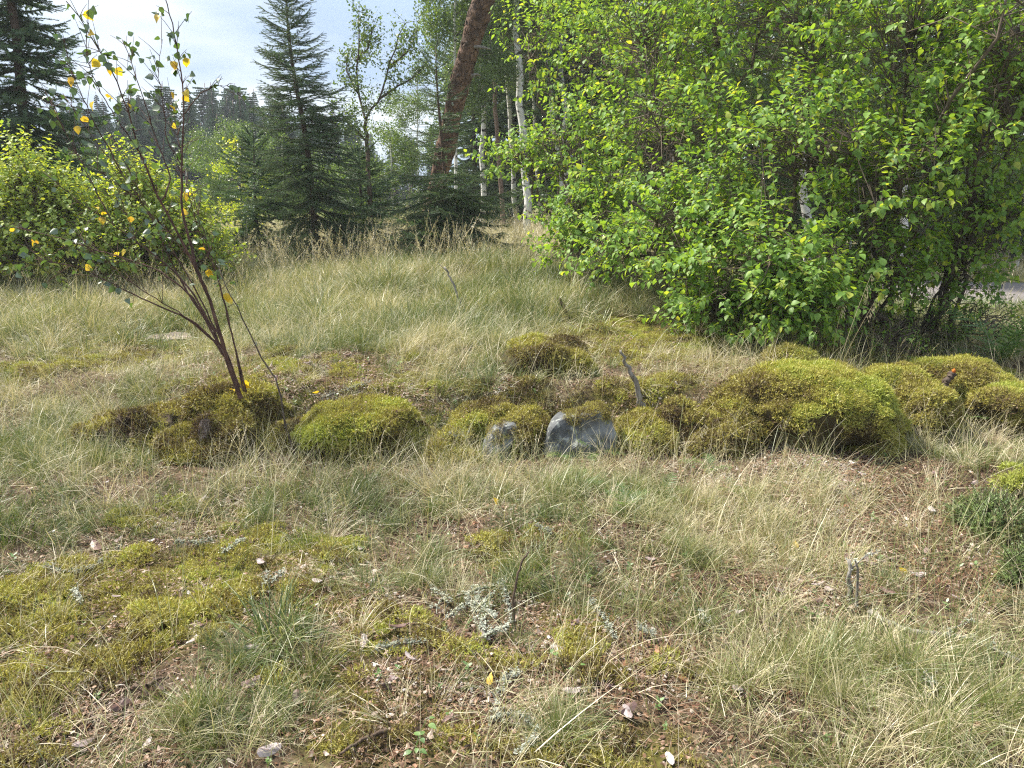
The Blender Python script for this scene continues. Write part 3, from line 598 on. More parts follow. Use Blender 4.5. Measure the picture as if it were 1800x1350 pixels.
# tussocks that stand out
def tussock(u, v, s, n, label, tint, kind='fine_tuft', rad=.10, lean=(0, 0)):
    c = G(u, v); rad *= 1.6; a = U(0, 6.28, n); r = rad * np.sqrt(U(0, 1, n))
    x, y = c[0] + r * np.cos(a), c[1] + r * np.sin(a)
    nn = np.stack([np.cos(a) * r / rad * .9 + lean[0], np.sin(a) * r / rad * .9 + lean[1], np.full(n, .8)], 1) + RNG.normal(size=(n, 3)) * .25; rad = rad
    root = empty('grass_tussock', c, label, 'grass tussock')
    scatter('blades', kind, np.stack([x, y, height(x, y)], 1), quat_frame(nn), U(.45, 1.05, n) * s * .95, np.clip(tint + .12 + RNG.normal(size=n) * .1, 0, 1), parent=root, origin=c)
tussock(660, 590, 1.2, 10, 'bright green broad grass tussock in the back of the heath', .1, 'broad_tuft', .16)
tussock(900, 640, 1.0, 10, 'green arching grass tussock on the dark hummock', .3, 'broad_tuft', .16)
tussock(85, 800, 1.2, 12, 'green grass tussock at the left edge below the soil bank', .25, 'fine_tuft', .12)
tussock(820, 865, 1.3, 12, 'pale straw tussock swept to the right below the bare stones', .8, 'straw_tuft', .14, (.5, -.2))
tussock(1000, 1290, 1.0, 9, 'small green tussock near the bottom, right of the pine cones', .3, 'fine_tuft', .06)
tussock(370, 1290, 1.1, 10, 'dense green tussock at the bottom left', .28, 'fine_tuft', .07)
tussock(1130, 870, .9, 8, 'bright green tuft in front of the moss boulders', .1, 'fine_tuft', .1)
tussock(1240, 990, 1.0, 9, 'bright green tuft on the dry slope right of centre', .08, 'fine_tuft', .07)
tussock(500, 1120, 1.0, 9, 'loose green tussock beside the moss carpet', .22, 'broad_tuft', .06)
tussock(1700, 1220, 1.3, 12, 'large trailing grass tussock at the lower right corner', .35, 'fine_tuft', .14, (-.3, -.3))

# ------------------------------------------------------------------ leaves and trees
def leaf_mesh(name, L, W, mat, fold=.25, curl=.25, shape=(0, .80, 1.0, .86, .48, 0), teeth=0.0, sub=0):
    ts = np.linspace(0, 1, len(shape)); v, f = [], []; mid = []
    for t_, w in zip(ts, shape):
        z = L * t_; yb = -curl * L * t_ * t_
        mid.append(len(v)); v.append((0, yb, z))
        if w > 0:
            ww = W * w * .5 * (1 + (U(-teeth, teeth) if teeth else 0)); v += [(-ww, yb + fold * ww, z), (ww, yb + fold * ww, z)]
    for k in range(len(ts) - 1):
        a, b = mid[k], mid[k + 1]; wa, wb = shape[k] > 0, shape[k + 1] > 0
        if wa and wb: f += [(a, a + 1, b + 1, b), (a + 2, a, b, b + 2)]
        elif wb: f += [(a, b + 1, b), (b + 2, a, b)]
        else: f += [(a, a + 1, b), (a + 2, a, b)]
    me = bpy.data.meshes.new(name); me.from_pydata([(x_, y_, z_ + .012) for x_, y_, z_ in v] + [(-.0008, 0, 0), (.0008, 0, 0)], [], f + [(len(v), len(v) + 1, 0)])
    me.materials.append(mat); me.polygons.foreach_set('use_smooth', [True] * len(me.polygons)); return me
HEART = (.0, .72, 1.0, .96, .72, .34, 0)
LILAC = [leaf_mesh('leaf', U(.068, .090), U(.045, .060), M['lilac'], U(.1, .4), U(.1, .45), HEART) for _ in range(6)]
LILACL = [leaf_mesh('leaf', U(.060, .085), U(.038, .055), M['lilac_light'], U(.1, .4), U(.1, .5), HEART) for _ in range(4)]
variants('lilac_leaf', LILAC); variants('lilac_young', LILACL)

def shoots(lobes, n_per, rng, leaf_gap=.045, slen=(.22, .5), droop=.25, stems_at=None):
    """twigs near the surface of overlapping lobes; returns leaf positions, directions, normals and twig polylines"""
    P_, D_, N_, tw, roots = [], [], [], [], []
    for (c, r, dens) in lobes:
        for i in range(int(n_per * dens)):
            dr = rng.normal(size=3); dr /= np.linalg.norm(dr)
            if dr[2] < -.75: dr[2] *= -.3
            q = c + dr * r * rng.uniform(.45, 1.0) * (1 + .18 * math.sin(dr[0] * 9 + dr[2] * 7))
            d_ = dr * .8 + np.array([0, 0, .45]) + rng.normal(size=3) * .35; d_ /= np.linalg.norm(d_)
            L = rng.uniform(*slen); k = max(3, int(L / leaf_gap)); p = q - d_ * L * .4; line = [p]
            side = np.cross(d_, rng.normal(size=3)); side /= np.linalg.norm(side)
            for j in range(k):
                d_ = d_ + np.array([0, 0, -droop / k]) + rng.normal(size=3) * .05; d_ /= np.linalg.norm(d_)
                p = p + d_ * L / k; line.append(p)
                if j >= k * .15:
                    side = np.cross(d_, side) if j % 2 else side; side = side - d_ * np.dot(side, d_); side /= np.linalg.norm(side) + 1e-9
                    for sg in (-1, 1):
                        ld = side * sg * .85 + d_ * .55 + np.array([0, 0, -.30]) + rng.normal(size=3) * .2
                        P_.append(p); D_.append(ld); N_.append(np.array([0, 0, 1.]) + d_ * .3 + rng.normal(size=3) * .30)
            tw.append(np.array(line)); roots.append((q, c, r))
    return np.array(P_), np.array(D_), np.array(N_), tw
def bush(name, label, cat, lobes, base_pts, n_per, leafkind, seed, solo=0, leafset=None, twigmat='lilac_wood', stemr=.02, nstem=26, spread=.5, group=None, slen=(.22, .5), gap=.045, lscale=1.0, inner=.5, droop=.25):
    rng = np.random.default_rng(seed)
    lobes = [(np.array(P(u, v, Yd)), np.array(r), d_) for u, v, Yd, r, d_ in lobes]
    base = np.mean([b for b in base_pts], axis=0); root = empty(name, base, label, cat, group)
    lp, ld, ln, tw = shoots(lobes, n_per, rng, gap, slen, droop)
    # thick stems: from a base to each lobe centre, wandering
    stems, nodes = [], []
    for i in range(nstem):
        c, r, d_ = lobes[i % len(lobes)]; tgt = c + rng.normal(size=3) * r * .35
        b = base_pts[np.argmin([np.hypot(*(bb[:2] - tgt[:2])) + rng.uniform(0, .8) for bb in base_pts])] + np.array([*rng.normal(size=2) * .15, -.05])
        k = 9; pts = []
        for j in range(k):
            f = j / (k - 1); p = b * (1 - f) + tgt * f; p[2] = b[2] + (tgt[2] - b[2]) * f ** .75
            pts.append(p + (rng.normal(size=3) * .05 if 0 < j else 0)); 
        rr = stemr * rng.uniform(.5, 1.2); stems.append((np.array(pts), np.linspace(rr, rr * .35, k))); nodes += pts[2:] + [(pts[z] + pts[z + 1]) / 2 for z in range(2, k - 1)]
    nodes = np.array(nodes)
    tops = [s for s in stems]
    for pts, rad in stems[:24]:
        mb = MB(); mb.tube(pts, rad, 7, rough=.08); mb.build('stem', M[twigmat], root, base)
    mb = MB()
    for pts, rad in stems[24:]: mb.tube(pts, rad, 5)
    for line in tw:
        d2 = np.sum((nodes - line[0]) ** 2, 1) + rng.uniform(0, .5, len(nodes)); nd = nodes[np.argmin(d2)]
        mid = (nd + line[0]) / 2 + rng.normal(size=3) * .05 + np.array([0, 0, .04])
        mb.tube([nd, mid, line[0]], [.006, .0045, .003], 3, cap=False)
        st = line[::2] if len(line) > 4 else line
        mb.tube(st, np.linspace(.003, .0012, len(st)), 3, cap=False)
    # leafless inner twigs
    for i in range(int(len(tw) * inner)):
        nd = nodes[rng.integers(len(nodes))] + rng.normal(size=3) * .12; d_ = rng.normal(size=3) + np.array([0, 0, .4]); d_ /= np.linalg.norm(d_); L = rng.uniform(.15, .5)
        mb.tube([nd, nd + d_ * L * .5 + rng.normal(size=3) * .03, nd + d_ * L + rng.normal(size=3) * .06], [.003, .002, .001], 3, cap=False)
    mb.build('twigs', M[twigmat], root, base, kind='stuff')
    q = quat_frame(ld, ln); s = rng.uniform(.42, 1.18, len(lp)) * lscale
    solo_i = np.array([], int)
    if solo:
        u, v, dep = project(lp); vis = (u > 5) & (u < 1795) & (v > 5) & (v < 1340)
        score = np.where(vis, s / dep, 0); cand = np.argsort(-score)[:solo * 3]; solo_i = np.sort(rng.choice(cand, solo, replace=False))
        for i in solo_i:
            o = bpy.data.objects.new('leaf', leafset[rng.integers(len(leafset))]); o.rotation_mode = 'QUATERNION'
            o.location = lp[i] - base; o.rotation_quaternion = q[i]; o.scale = (s[i],) * 3; COL.objects.link(o); o.parent = root
    m = np.ones(len(lp), bool); m[solo_i] = False
    scatter('foliage', leafkind, lp[m], q[m], s[m], .5, parent=root, origin=base)
    NINST[name + '_leaves'] = len(lp); return root

gp = lambda x, y: np.array([x, y, float(height(x, y))])
bases = [gp(*p) for p in [(2.6, 7.6), (3.3, 7.2), (1.9, 8.6), (3.9, 7.0), (4.3, 7.8), (1.4, 9.8), (3.0, 8.6), (.9, 11.0)]]
bush('lilac_thicket', 'large green lilac thicket with heart shaped leaves filling the upper right', 'bush',
     [(1330, 470, 6.3, (.75, .6, .45), 1.1), (1405, 535, 6.0, (.33, .35, .28), 1.1), (1130, 430, 7.8, (.75, .7, .42), 1.0), (1230, 380, 7.0, (.6, .6, .5), .9), (1180, 250, 8.0, (.95, .8, .7), 1.0),
      (1400, 260, 6.9, (.85, .75, .7), 1.0), (1560, 330, 6.4, (.5, .6, .6), .75), (1540, 470, 6.5, (.4, .5, .4), .6), (1720, 190, 6.6, (.7, .8, .7), .85), (1750, 380, 6.7, (.5, .5, .5), .6), (1660, 270, 6.8, (.6, .6, .6), .6), (1670, 470, 7.0, (.4, .4, .3), .35), (1270, 540, 6.6, (.45, .4, .25), .7), (1600, 60, 7.0, (1.0, .9, .8), 1.0), (1350, 60, 8.0, (1.1, .9, .8), 1.0),
      (1160, 90, 9.0, (1.0, .9, .8), 1.0), (1070, 90, 10.2, (.9, .9, .9), .75), (1030, 250, 9.6, (.75, .8, .6), .9), (920, 275, 10.2, (.5, .5, .26), .45), (1040, 370, 9.2, (.6, .6, .45), .8), (1010, 430, 9.0, (.4, .5, .25), .4),
      (1800, 60, 6.4, (.8, .8, .7), .8), (1450, -110, 7.6, (1.4, 1.1, .7), 1.0), (1150, -80, 9.5, (1.1, 1.0, .7), .8), (935, 90, 10.6, (.42, .6, .75), .22), (1000, 30, 11, (.5, .6, .6), .3)],  # lobes above the frame are unseen, added for their shadows
     bases, 205, 'lilac_leaf', 3, solo=298, leafset=LILAC, nstem=70, stemr=.024, inner=.35, lscale=.82)
lb = [gp(*p) for p in [(-6.2, 9.6), (-5.2, 9.8), (-4.3, 9.9), (-7.2, 9.6)]]
bush('lilac_bush', 'yellow green lilac bush at the far left behind the sapling', 'bush',
     [(45, 330, 9.6, (.45, .5, .42), 1.0), (-90, 370, 9.6, (.9, .6, .6), .9), (60, 440, 9.4, (.9, .6, .40), 1), (150, 430, 9.6, (.5, .6, .45), .9), (-10, 380, 9.5, (.5, .5, .5), .8), (115, 365, 9.7, (.35, .4, .35), .6)], lb, 200, 'lilac_young', 5, nstem=24, gap=.05, lscale=.82, slen=(.25, .75), droop=.1)
lb = [gp(*p) for p in [(-4.6, 10.0), (-4.0, 10.2)]]
bush('lilac_bush', 'yellow green lilac bush left of the tall spruce', 'bush',
     [(235, 335, 10.0, (.35, .4, .38), .8), (270, 385, 10.0, (.45, .5, .4), .9), (325, 405, 10.0, (.45, .5, .42), 1.0), (230, 430, 9.7, (.6, .5, .35), .9), (350, 445, 10.2, (.4, .5, .35), .8)], lb, 200, 'lilac_young', 6, nstem=18, gap=.05, lscale=.82, slen=(.25, .75), droop=.1)

# spruce shoots
def needle_seg(L=.13, n=58, nl=.020, nw=.0022, mat='needle', wood='spruce_bark'):
    mb = MB()
    for i in range(n):
        z = L * (i + U(0, 1)) / n; az = U(0, 6.28); o = np.array([math.cos(az), math.sin(az), .75]); o[1] *= .75
        b = np.array([0, 0, z]); s_ = np.array([-math.sin(az), math.cos(az), 0]); e = b + o * nl * U(.75, 1.1)
        mb.add([b - s_ * nw, b + s_ * nw, e], [(0, 1, 2)], U())
    k = len(mb.f); mb.tube([(0, 0, 0), (0, 0, L)], [.0028, .0018], 3, cap=False)
    me = mb.mesh('shoot', [M[mat], M[wood]], False); a = np.zeros(len(me.polygons), int); a[k:] = 1; me.polygons.foreach_set('material_index', a); return me
variants('spruce_shoot', [needle_seg() for _ in range(4)])
variants('spruce_shoot_far', [needle_seg(.22, 52, .036, .0065) for _ in range(4)])
variants('juniper_shoot', [needle_seg(.055, 40, .012, .0011, 'juniper', 'twig') for _ in range(4)])
def spruce(name, label, base, H, Rad, seed, kind='spruce_shoot', seg=.11, group=None, lean=(0, 0), low=.06, whorl=.17, dens=1.0, per=6, tr=.07, upper=.9, droop=.3, segscale=1.0, side_gap=.060, cat='spruce', thin=0.0):
    rng = np.random.default_rng(seed); base = np.array(base, float); root = empty(name, base, label, cat, group)
    tp = lambda h: np.array([lean[0] * h / H, lean[1] * h / H, h - .1]) + np.array([.03 * math.sin(h * 2 + seed), .03 * math.cos(h * 1.7 + seed), 0]) * (h > .1)
    hs = np.linspace(0, H, 14); mb = MB(); mb.tube([tp(h) for h in hs], tr * (1 - hs / H) ** .8 + .006, 8, rough=.06); mb.build('trunk', M['spruce_bark'], root)
    pos, dr, bmb = [], [], MB(); sc = []
    h = H * low
    while h < H * .985:
        f = 1 - h / H; n = per if h < H * .93 else 4; th = thin * (f < .55)
        if th: n = 4
        for i in range(n + (2 if f > .3 else 0)):
            az = 6.283 * i / n + rng.uniform(-.5, .5) + h * 5; hh = h + rng.uniform(-.08, .08)
            L = Rad * (f ** .8) * rng.uniform(.55, 1.2) * (1 - .25 * th) + .10; up = 1.0 - 1.45 * f ** .55 + rng.uniform(-.28, .28)   # upward at the top, drooping low
            if f < .15: up = max(up, .55)
            L *= 1.3 if rng.uniform() < .1 else 1.0
            if rng.uniform() < .10: continue
            o = np.array([math.cos(az), math.sin(az), 0]); p = tp(hh); k = max(4, int(L / .12)); line = [p]
            for j in range(k):
                g = j / k; d_ = o + np.array([0, 0, up + .5 * g * g - droop * f * (g < .6)]); d_ /= np.linalg.norm(d_); p = p + d_ * L / k + rng.normal(size=3) * .006; line.append(p)
                if rng.uniform() < dens: pos.append(line[-2]); dr.append(p - line[-2]); sc.append(1)
            line = np.array(line); bmb.tube(line[::2] if len(line) > 5 else line, np.linspace(.004 + .010 * f * tr / .07, .002, len(line[::2] if len(line) > 5 else line)), 3, cap=False)
            sd = np.array([-o[1], o[0], 0]); m = int(L / side_gap)
            for j in range(m):
                g = (j + 1) / (m + 1)
                if g < .12: continue
                q = line[min(int(g * k), k - 1)] * (1 - (g * k) % 1) + line[min(int(g * k) + 1, k)] * ((g * k) % 1)
                for sg in (-1, 1):
                    if rng.uniform() > dens * (1 - .45 * th): continue
                    sl = L * (1 - g) * .50 * rng.uniform(.6, 1.1) + .05; e = sd * sg * .8 + o * .75 + np.array([0, 0, -.25 * f + up * .4]) + rng.normal(size=3) * .12; e /= np.linalg.norm(e)
                    kk = max(1, int(sl / seg)); pp = q.copy()
                    for z_ in range(kk):
                        pos.append(pp.copy()); dr.append(e.copy()); sc.append(1.0 if kk > 1 else min(1.0, sl / seg + .2)); pp = pp + e * seg; e = e + np.array([0, 0, -.12 * f]) + rng.normal(size=3) * .08; e /= np.linalg.norm(e)
                        if rng.uniform() < .6 and kk > 1:
                            e2 = e + sd * rng.choice([-1, 1]) * .7 + rng.normal(size=3) * .1; pos.append(pp.copy()); dr.append(e2); sc.append(.75)
        h += whorl * rng.uniform(.75, 1.2) * (.6 + .6 * f) * (1 + 1.6 * th)
    for e in np.linspace(0, .35, 4): pos.append(tp(H - e)); dr.append(np.array([0, 0, 1.])); sc.append(1)
    bmb.build('branches', M['spruce_bark'], root, kind='stuff')
    scatter('needles', kind, np.array(pos), quat_frame(np.array(dr)), np.array(sc) * segscale * rng.uniform(.85, 1.15, len(pos)), .5, parent=root)
    NINST[name] = NINST.get(name, 0) + len(pos); return root
def copy_tree(o, parent=None):
    c = o.copy(); COL.objects.link(c); c.parent = parent
    for ch in [x_ for x_ in bpy.data.objects if x_.parent == o]: copy_tree(ch, c)
    return c
def at(u, Yd): d_ = ray(u, 400); x_ = d_[0] * Yd; return (x_, Yd, float(height(x_, Yd)))
spruce('spruce_tree', 'tall dark spruce standing left of centre with long upturned branches', at(560, 12.6), 4.6, 1.35, 4, lean=(-.30, 0), tr=.055, dens=1.0, whorl=.125, thin=.0)
spruce('spruce_tree', 'small young spruce in front of the leaning pine trunk', at(782, 12.0), 3.3, 1.35, 5, lean=(-.05, 0), tr=.035, low=.03, whorl=.10, dens=1.0, per=8, thin=.6)
spruce('spruce_tree', 'bluish spruce with a reddish trunk at the top left', at(75, 13.5), 8.2, 1.45, 6, tr=.10, low=.1, kind='spruce_shoot_far', seg=.19, side_gap=.10, whorl=.15)
spruce('spruce_tree', 'dark spruce cut by the left edge of the photo', at(-80, 13.5), 8.0, 1.7, 7, tr=.12, low=.1, kind='spruce_shoot_far', seg=.19, side_gap=.12, whorl=.16)
spruce('spruce_tree', 'low spreading spruce behind the foot of the tall one', at(640, 14.0), 2.0, 1.3, 8, tr=.04, low=.03, kind='spruce_shoot_far', seg=.19, side_gap=.12)
spruce('spruce_tree', 'low bushy spruce between the lilac bush and the tall spruce', at(455, 13.5), 2.2, 1.2, 9, tr=.04, low=.03, kind='spruce_shoot_far', seg=.19, side_gap=.12)
# dark spruces in the wood on the right
b0 = spruce('forest_spruce', 'dark spruce standing inside the birch wood', (0, 0, 0), 11, 2.6, 10, kind='spruce_shoot_far', seg=.34, side_gap=.24, whorl=.42, tr=.13, low=.03, segscale=1.9)
wood = [(835, 27), (905, 29), (985, 26), (1060, 28), (1150, 25), (1250, 27), (1340, 22), (1440, 25), (1530, 21), (1630, 26), (1720, 22), (1830, 24), (1900, 20), (1100, 33), (1400, 34), (1700, 33), (860, 34), (1560, 33)]
for i, (u, Yd) in enumerate(wood):
    o = b0 if i == 0 else copy_tree(b0); p = at(u, Yd); s = U(.75, 1.25)
    o.location = p; o.rotation_euler.z = U(0, 6.28); o.scale = (s * 1.1, s * 1.1, s)
    lb_ = 'between the leaning pine and the birch pair' if 760 < u < 1000 else 'just left of the leaning pine' if u <= 760 else 'behind the lilac thicket'
    tag(o, 'dark tall spruce standing in the wood ' + lb_, 'spruce', 'dark spruces in the wood ' + lb_)
# far conifers on the left
far = MB(); rf = np.random.default_rng(3)
def far_conifer(seed, H=1.0, pine=False):
    rng = np.random.default_rng(seed); mb = MB(); h = .45 if pine else .12
    while h < .99:
        f = 1 - h
        for i in range(13):
            az = rng.uniform(0, 6.28); L = ((.30 * f + .006) if not pine else .15 * math.sin(math.pi * min(1, f * 1.5 + .12)) ** .6) * rng.uniform(.3, 1.2); o = np.array([math.cos(az), math.sin(az), 0]); sd = np.array([-o[1], o[0], 0]); q = np.array([0, 0, h])
            for j in range(4):
                g = (j + .3) / 4; c = q + o * L * g - np.array([0, 0, .05 * g * f]); w = L * .42 * (1 - g) + .0025
                for sg in (-1, 1): mb.add([c, c + o * (L * .25 + .002) + np.array([0, 0, .004]), c + sd * sg * w + o * .02 - np.array([0, 0, .012])], [(0, 1, 2)], rng.uniform())
            mb.add([q + o * L * .7 - sd * L * .08, q + o * L * .7 + sd * L * .08, q + o * L * 1.08 + np.array([0, 0, -.01])], [(0, 1, 2)], .5)
        h += .017
    return mb
fb = []
for k in range(4):
    root = empty('far_conifer', (0, 0, 0)); mb = MB(); mb.tube([(0, 0, -.02), (0, 0, .5), (0, 0, 1.02)], [.012, .008, .0025], 5); mb.build('trunk', M['red_bark'], root); far_conifer(20 + k, pine=(k == 2)).build('crown', M['far_needle'], root, smooth=False); fb.append(root)
spots_far = [(U(110, 640), U(48, 75)) for _ in range(120)] + [(-80 + i * 70 + U(-20, 20), U(45, 60)) for i in range(4)] + [(U(600, 900), U(55, 75)) for _ in range(12)] + [(u, U(60, 90)) for u in np.linspace(900, 2300, 26)] + [(u, U(60, 90)) for u in np.linspace(-1100, -100, 20)]
for i, (u, Yd) in enumerate(spots_far):
    o = fb[i] if i < 4 else copy_tree(fb[int(U(0, 4))]); p = at(u, Yd); top = 160 + (20 if u < 300 else 0) + U(-22, 62) + max(0, u - 430) * .22
    if u > 640: top = 230 + U(-20, 30)
    if u > 900 or u < -20: top = 60 + U(-40, 40)
    H = P(u, top, Yd)[2] - p[2]; o.location = (p[0], p[1], p[2] - .3); wd = H * U(.7, 1.05); o.scale = (wd, wd, H); o.rotation_euler.z = U(0, 6.28)
    lb_ = 'beyond the left lilac bush' if u < 320 else 'between the sapling and the tall spruce' if u < 520 else 'behind the tall spruce and the leaning pine' if u < 900 else 'hidden behind the wood and the thicket'
    tag(o, 'distant grey green conifer in the forest edge ' + lb_, 'conifer', 'distant conifers ' + lb_)

# broadleaved trees
def leaf_cluster(n, rad, ll, mat):
    mb = MB()
    for i in range(n):
        c = RNG.normal(size=3) * rad * .5; d_ = RNG.normal(size=3) + np.array([0, 0, -.8]); d_ /= np.linalg.norm(d_); s_ = np.cross(d_, RNG.normal(size=3)); s_ /= np.linalg.norm(s_); l = ll * U(.7, 1.2)
        mb.add([c, c + d_ * l * .4 + s_ * l * .38, c + d_ * l, c + d_ * l * .4 - s_ * l * .38], [(0, 1, 2, 3)], U())
    return mb.mesh('leaf_cluster', mat, False)
variants('birch_cluster', [leaf_cluster(16, .16, .055, M['birch_leaf']) for _ in range(5)])
variants('small_cluster', [leaf_cluster(9, .10, .05, M['birch_leaf']) for _ in range(5)])
variants('light_cluster', [leaf_cluster(12, .14, .06, M['lilac_light']) for _ in range(4)])
def broad(name, label, base, trunk, tr, crown, nclus, seed, bark='birch_lite', kind='birch_cluster', cat='birch', group=None, limbs=14, cs=1.0):
    """trunk: world polyline; crown: list of (centre, radii, weight)"""
    rng = np.random.default_rng(seed); base = np.array(base, float); root = empty(name, base, label, cat, group)
    tk = np.array(trunk, float)
    f = np.linspace(0, len(tk) - 1, 16); line = np.array([np.array([np.interp(g, range(len(tk)), tk[:, j]) for j in range(3)]) for g in f]); line[1:-1] += rng.normal(size=(14, 3)) * tr * .35
    mb = MB(); mb.tube(line, np.linspace(tr, tr * .45, 16), 10, rough=.05); mb.build('trunk', M[bark], root, base)
    mb = MB(); pos = []
    for c, r, w in crown:
        c, r = np.array(c, float), np.array(r, float)
        for i in range(max(2, int(limbs * w))):
            d_ = rng.normal(size=3); d_ /= np.linalg.norm(d_); e = c + d_ * r * rng.uniform(.4, 1); j = np.argmin(np.abs(line[:, 2] - (e[2] - .6 * abs(d_[0]))));  b = line[j]
            m_ = (b + e) / 2 + np.array([0, 0, .15]) + rng.normal(size=3) * .1; mb.tube([b, m_, e], [tr * .22, tr * .13, .004], 4, cap=False)
            for q in range(4): g = rng.uniform(.4, 1); pp = m_ * (1 - g) + e * g; mb.tube([pp, pp + rng.normal(size=3) * .3 + [0, 0, -.05]], [.006, .002], 3, cap=False)
        n = int(nclus * w); d_ = rng.normal(size=(n, 3)); d_ /= np.linalg.norm(d_, axis=1)[:, None]; q = c + d_ * r * rng.uniform(.2, 1, (n, 1)) ** .6
        keep = vnoise(q[:, 0] + q[:, 1] * .5, q[:, 2], 1.6, seed) > .36; pos.append(q[keep])
    mb.build('limbs', M['twig'], root, base, kind='stuff')
    pos = np.concatenate(pos); scatter('crown', kind, pos, quat_frame(rng.normal(size=(len(pos), 3)) * .5 + [0, 0, 1]), rng.uniform(.7, 1.3, len(pos)) * cs, .5, parent=root, origin=base)
    return root
# birches and pines of the wood: foot pixel, upper pixel, distance, radius, bark, label
bl = [(932, 930, 905, 20, 22, .125, 'birch_bark', 'thickest white birch trunk left of the lilac thicket'),
      (851, 845, 846, 120, 24, 0.094, 'birch_lite', 'slim grey birch just right of the leaning pine'),
      (886, 880, 866, 110, 23, .075, 'red_bark', 'straight slim reddish pine stem left of the thickest birch'),
      (909, 905, 893, 150, 25, 0.088, 'birch_lite', 'slim birch close behind the left side of the thickest birch'),
      (951, 945, 934, 100, 25, 0.069, 'birch_lite', 'thin leaning birch right of the thickest birch'),
      (994, 990, 962, 80, 23, .095, 'birch_bark', 'left trunk of the white birch pair at the edge of the thicket'),
      (1004, 1000, 985, 80, 23.4, .10, 'birch_bark', 'right trunk of the white birch pair at the edge of the thicket'),
      (968, 966, 975, 90, 28, .07, 'birch_lite', 'faint slim birch between the thickest birch and the pair'),
      (922, 915, 912, 90, 29, .065, 'birch_lite', 'faint slim birch directly behind the thickest birch'),
      (1040, 1036, 1020, 90, 25, .08, 'birch_bark', 'white birch just inside the left edge of the thicket'),
      (1180, 1178, 1185, 50, 20, .08, 'red_bark', 'reddish stem glimpsed through the top of the lilac thicket'),
      (1432, 1428, 1402, 80, 17, .10, 'birch_lite', 'pale birch trunk glimpsed through the right part of the thicket'),
      (1275, 1272, 1262, 80, 21, .12, 'red_bark', 'brown trunk hidden behind the middle of the thicket')]
for i, (fu, fu2, tu, tv, Yd, rr, bark, lab) in enumerate(bl):
    b = np.array(at(fu, Yd)); a = P(tu, tv, Yd); dd = (a - b) / (a[2] - b[2]); top = b + dd * 13; mid = b + dd * 6
    mid_ = (b + a) / 2
    cr_ = [(b + dd * 6.8, (1.1, 1.1, 1.6), .7), (b + dd * 9.5, (1.4, 1.4, 2.0), 1.0), (b + dd * 12, (1.1, 1.1, 1.8), .5)]
    if i in (1, 5): cr_.append((b + dd * 4.6 + np.array([U(-.5, .5), 0, 0]), (.9, .8, .9), .35))
    broad('birch_tree' if bark != 'red_bark' else 'pine_tree', lab, b, [b - [0, 0, .2], b + dd * 3, mid, top], rr, cr_, 1300 if bark != 'red_bark' else 700, 40 + i, bark, cat='birch' if bark != 'red_bark' else 'pine')
# deciduous trees and undergrowth behind the spruces
def mass(u, v, Yd, r, lab, seed, n=1500, kind='birch_cluster', name='young_tree', cs=1.0, cat='young tree', tr=.04, extra=()):
    b = np.array(at(u, Yd)); c = P(u, v, Yd); cr_ = [(c, r, 1)] + [(P(uu, vv, Yd), rr_, ww) for uu, vv, rr_, ww in extra]
    return broad(name, lab, b, [b - [0, 0, .1], (b + c) / 2, c + np.array([0, 0, r[2] * .8])], tr, cr_, n, seed, 'birch_lite', kind, cat, cs=cs)
mass(800, 30, 21, (.9, 1, 1.3), 'leafy birch crown behind the top of the leaning pine', 60, 1500, extra=[(850, 130, (.9, 1, 1.1), .7)], tr=.06, name='birch_tree', cat='birch')
mass(735, 200, 30, (1.5, 1.2, 1.9), 'light green round tree left of the leaning pine', 61, 1600)
mass(690, 310, 22, (1.6, 1.2, 1.5), 'grey green bush between the two spruces', 62, 1800)
mass(620, 350, 19, (1.0, 1, .9), 'low leafy bush right of the tall spruce trunk', 63, 900)
mass(425, 330, 15, (.55, .6, 1.0), 'slender light green bush left of the tall spruce', 64, 500, 'light_cluster', cs=.7)
mass(400, 275, 34, (2.0, 1.2, 1.6), 'pale grey green tree before the far conifers', 75, 1500)
mass(500, 320, 24, (1.4, 1.2, 1.4), 'soft green young tree behind the tall spruce', 76, 1300)
mass(330, 330, 26, (2.2, 1.2, 1.1), 'dull green bush behind the left lilac bush', 65, 1500)
mass(150, 330, 24, (2.0, 1.2, 1.2), 'shadowy bush behind the far left lilac bush', 66, 1300)
mass(1030, 100, 30, (2.2, 1.5, 3.2), 'tall leafy birch crown filling the wood behind the birch pair', 67, 3400, tr=.08, name='birch_tree', cat='birch')
mass(930, 120, 33, (2.0, 1.5, 3.0), 'leafy birch crown in the wood behind the thickest birch', 68, 2600, tr=.08, name='birch_tree', cat='birch')
mass(1250, 60, 17, (2.4, 1.5, 2.4), 'leafy tree behind the middle of the thicket', 69, 3000, tr=.08)
mass(1600, 60, 15, (2.4, 1.5, 2.2), 'leafy tree behind the right of the thicket', 70, 3000, tr=.08)
mass(1800, 330, 17.5, (1.6, 1.0, 1.3), 'low dark bush across the road at the right edge', 71, 1500)
mass(1500, 330, 19, (3.0, 1.0, 1.3), 'hedge of young trees across the road behind the thicket', 72, 2500)
mass(1180, 330, 19, (2.4, 1.0, 1.3), 'dark leafy undergrowth behind the left part of the thicket', 73, 1500)

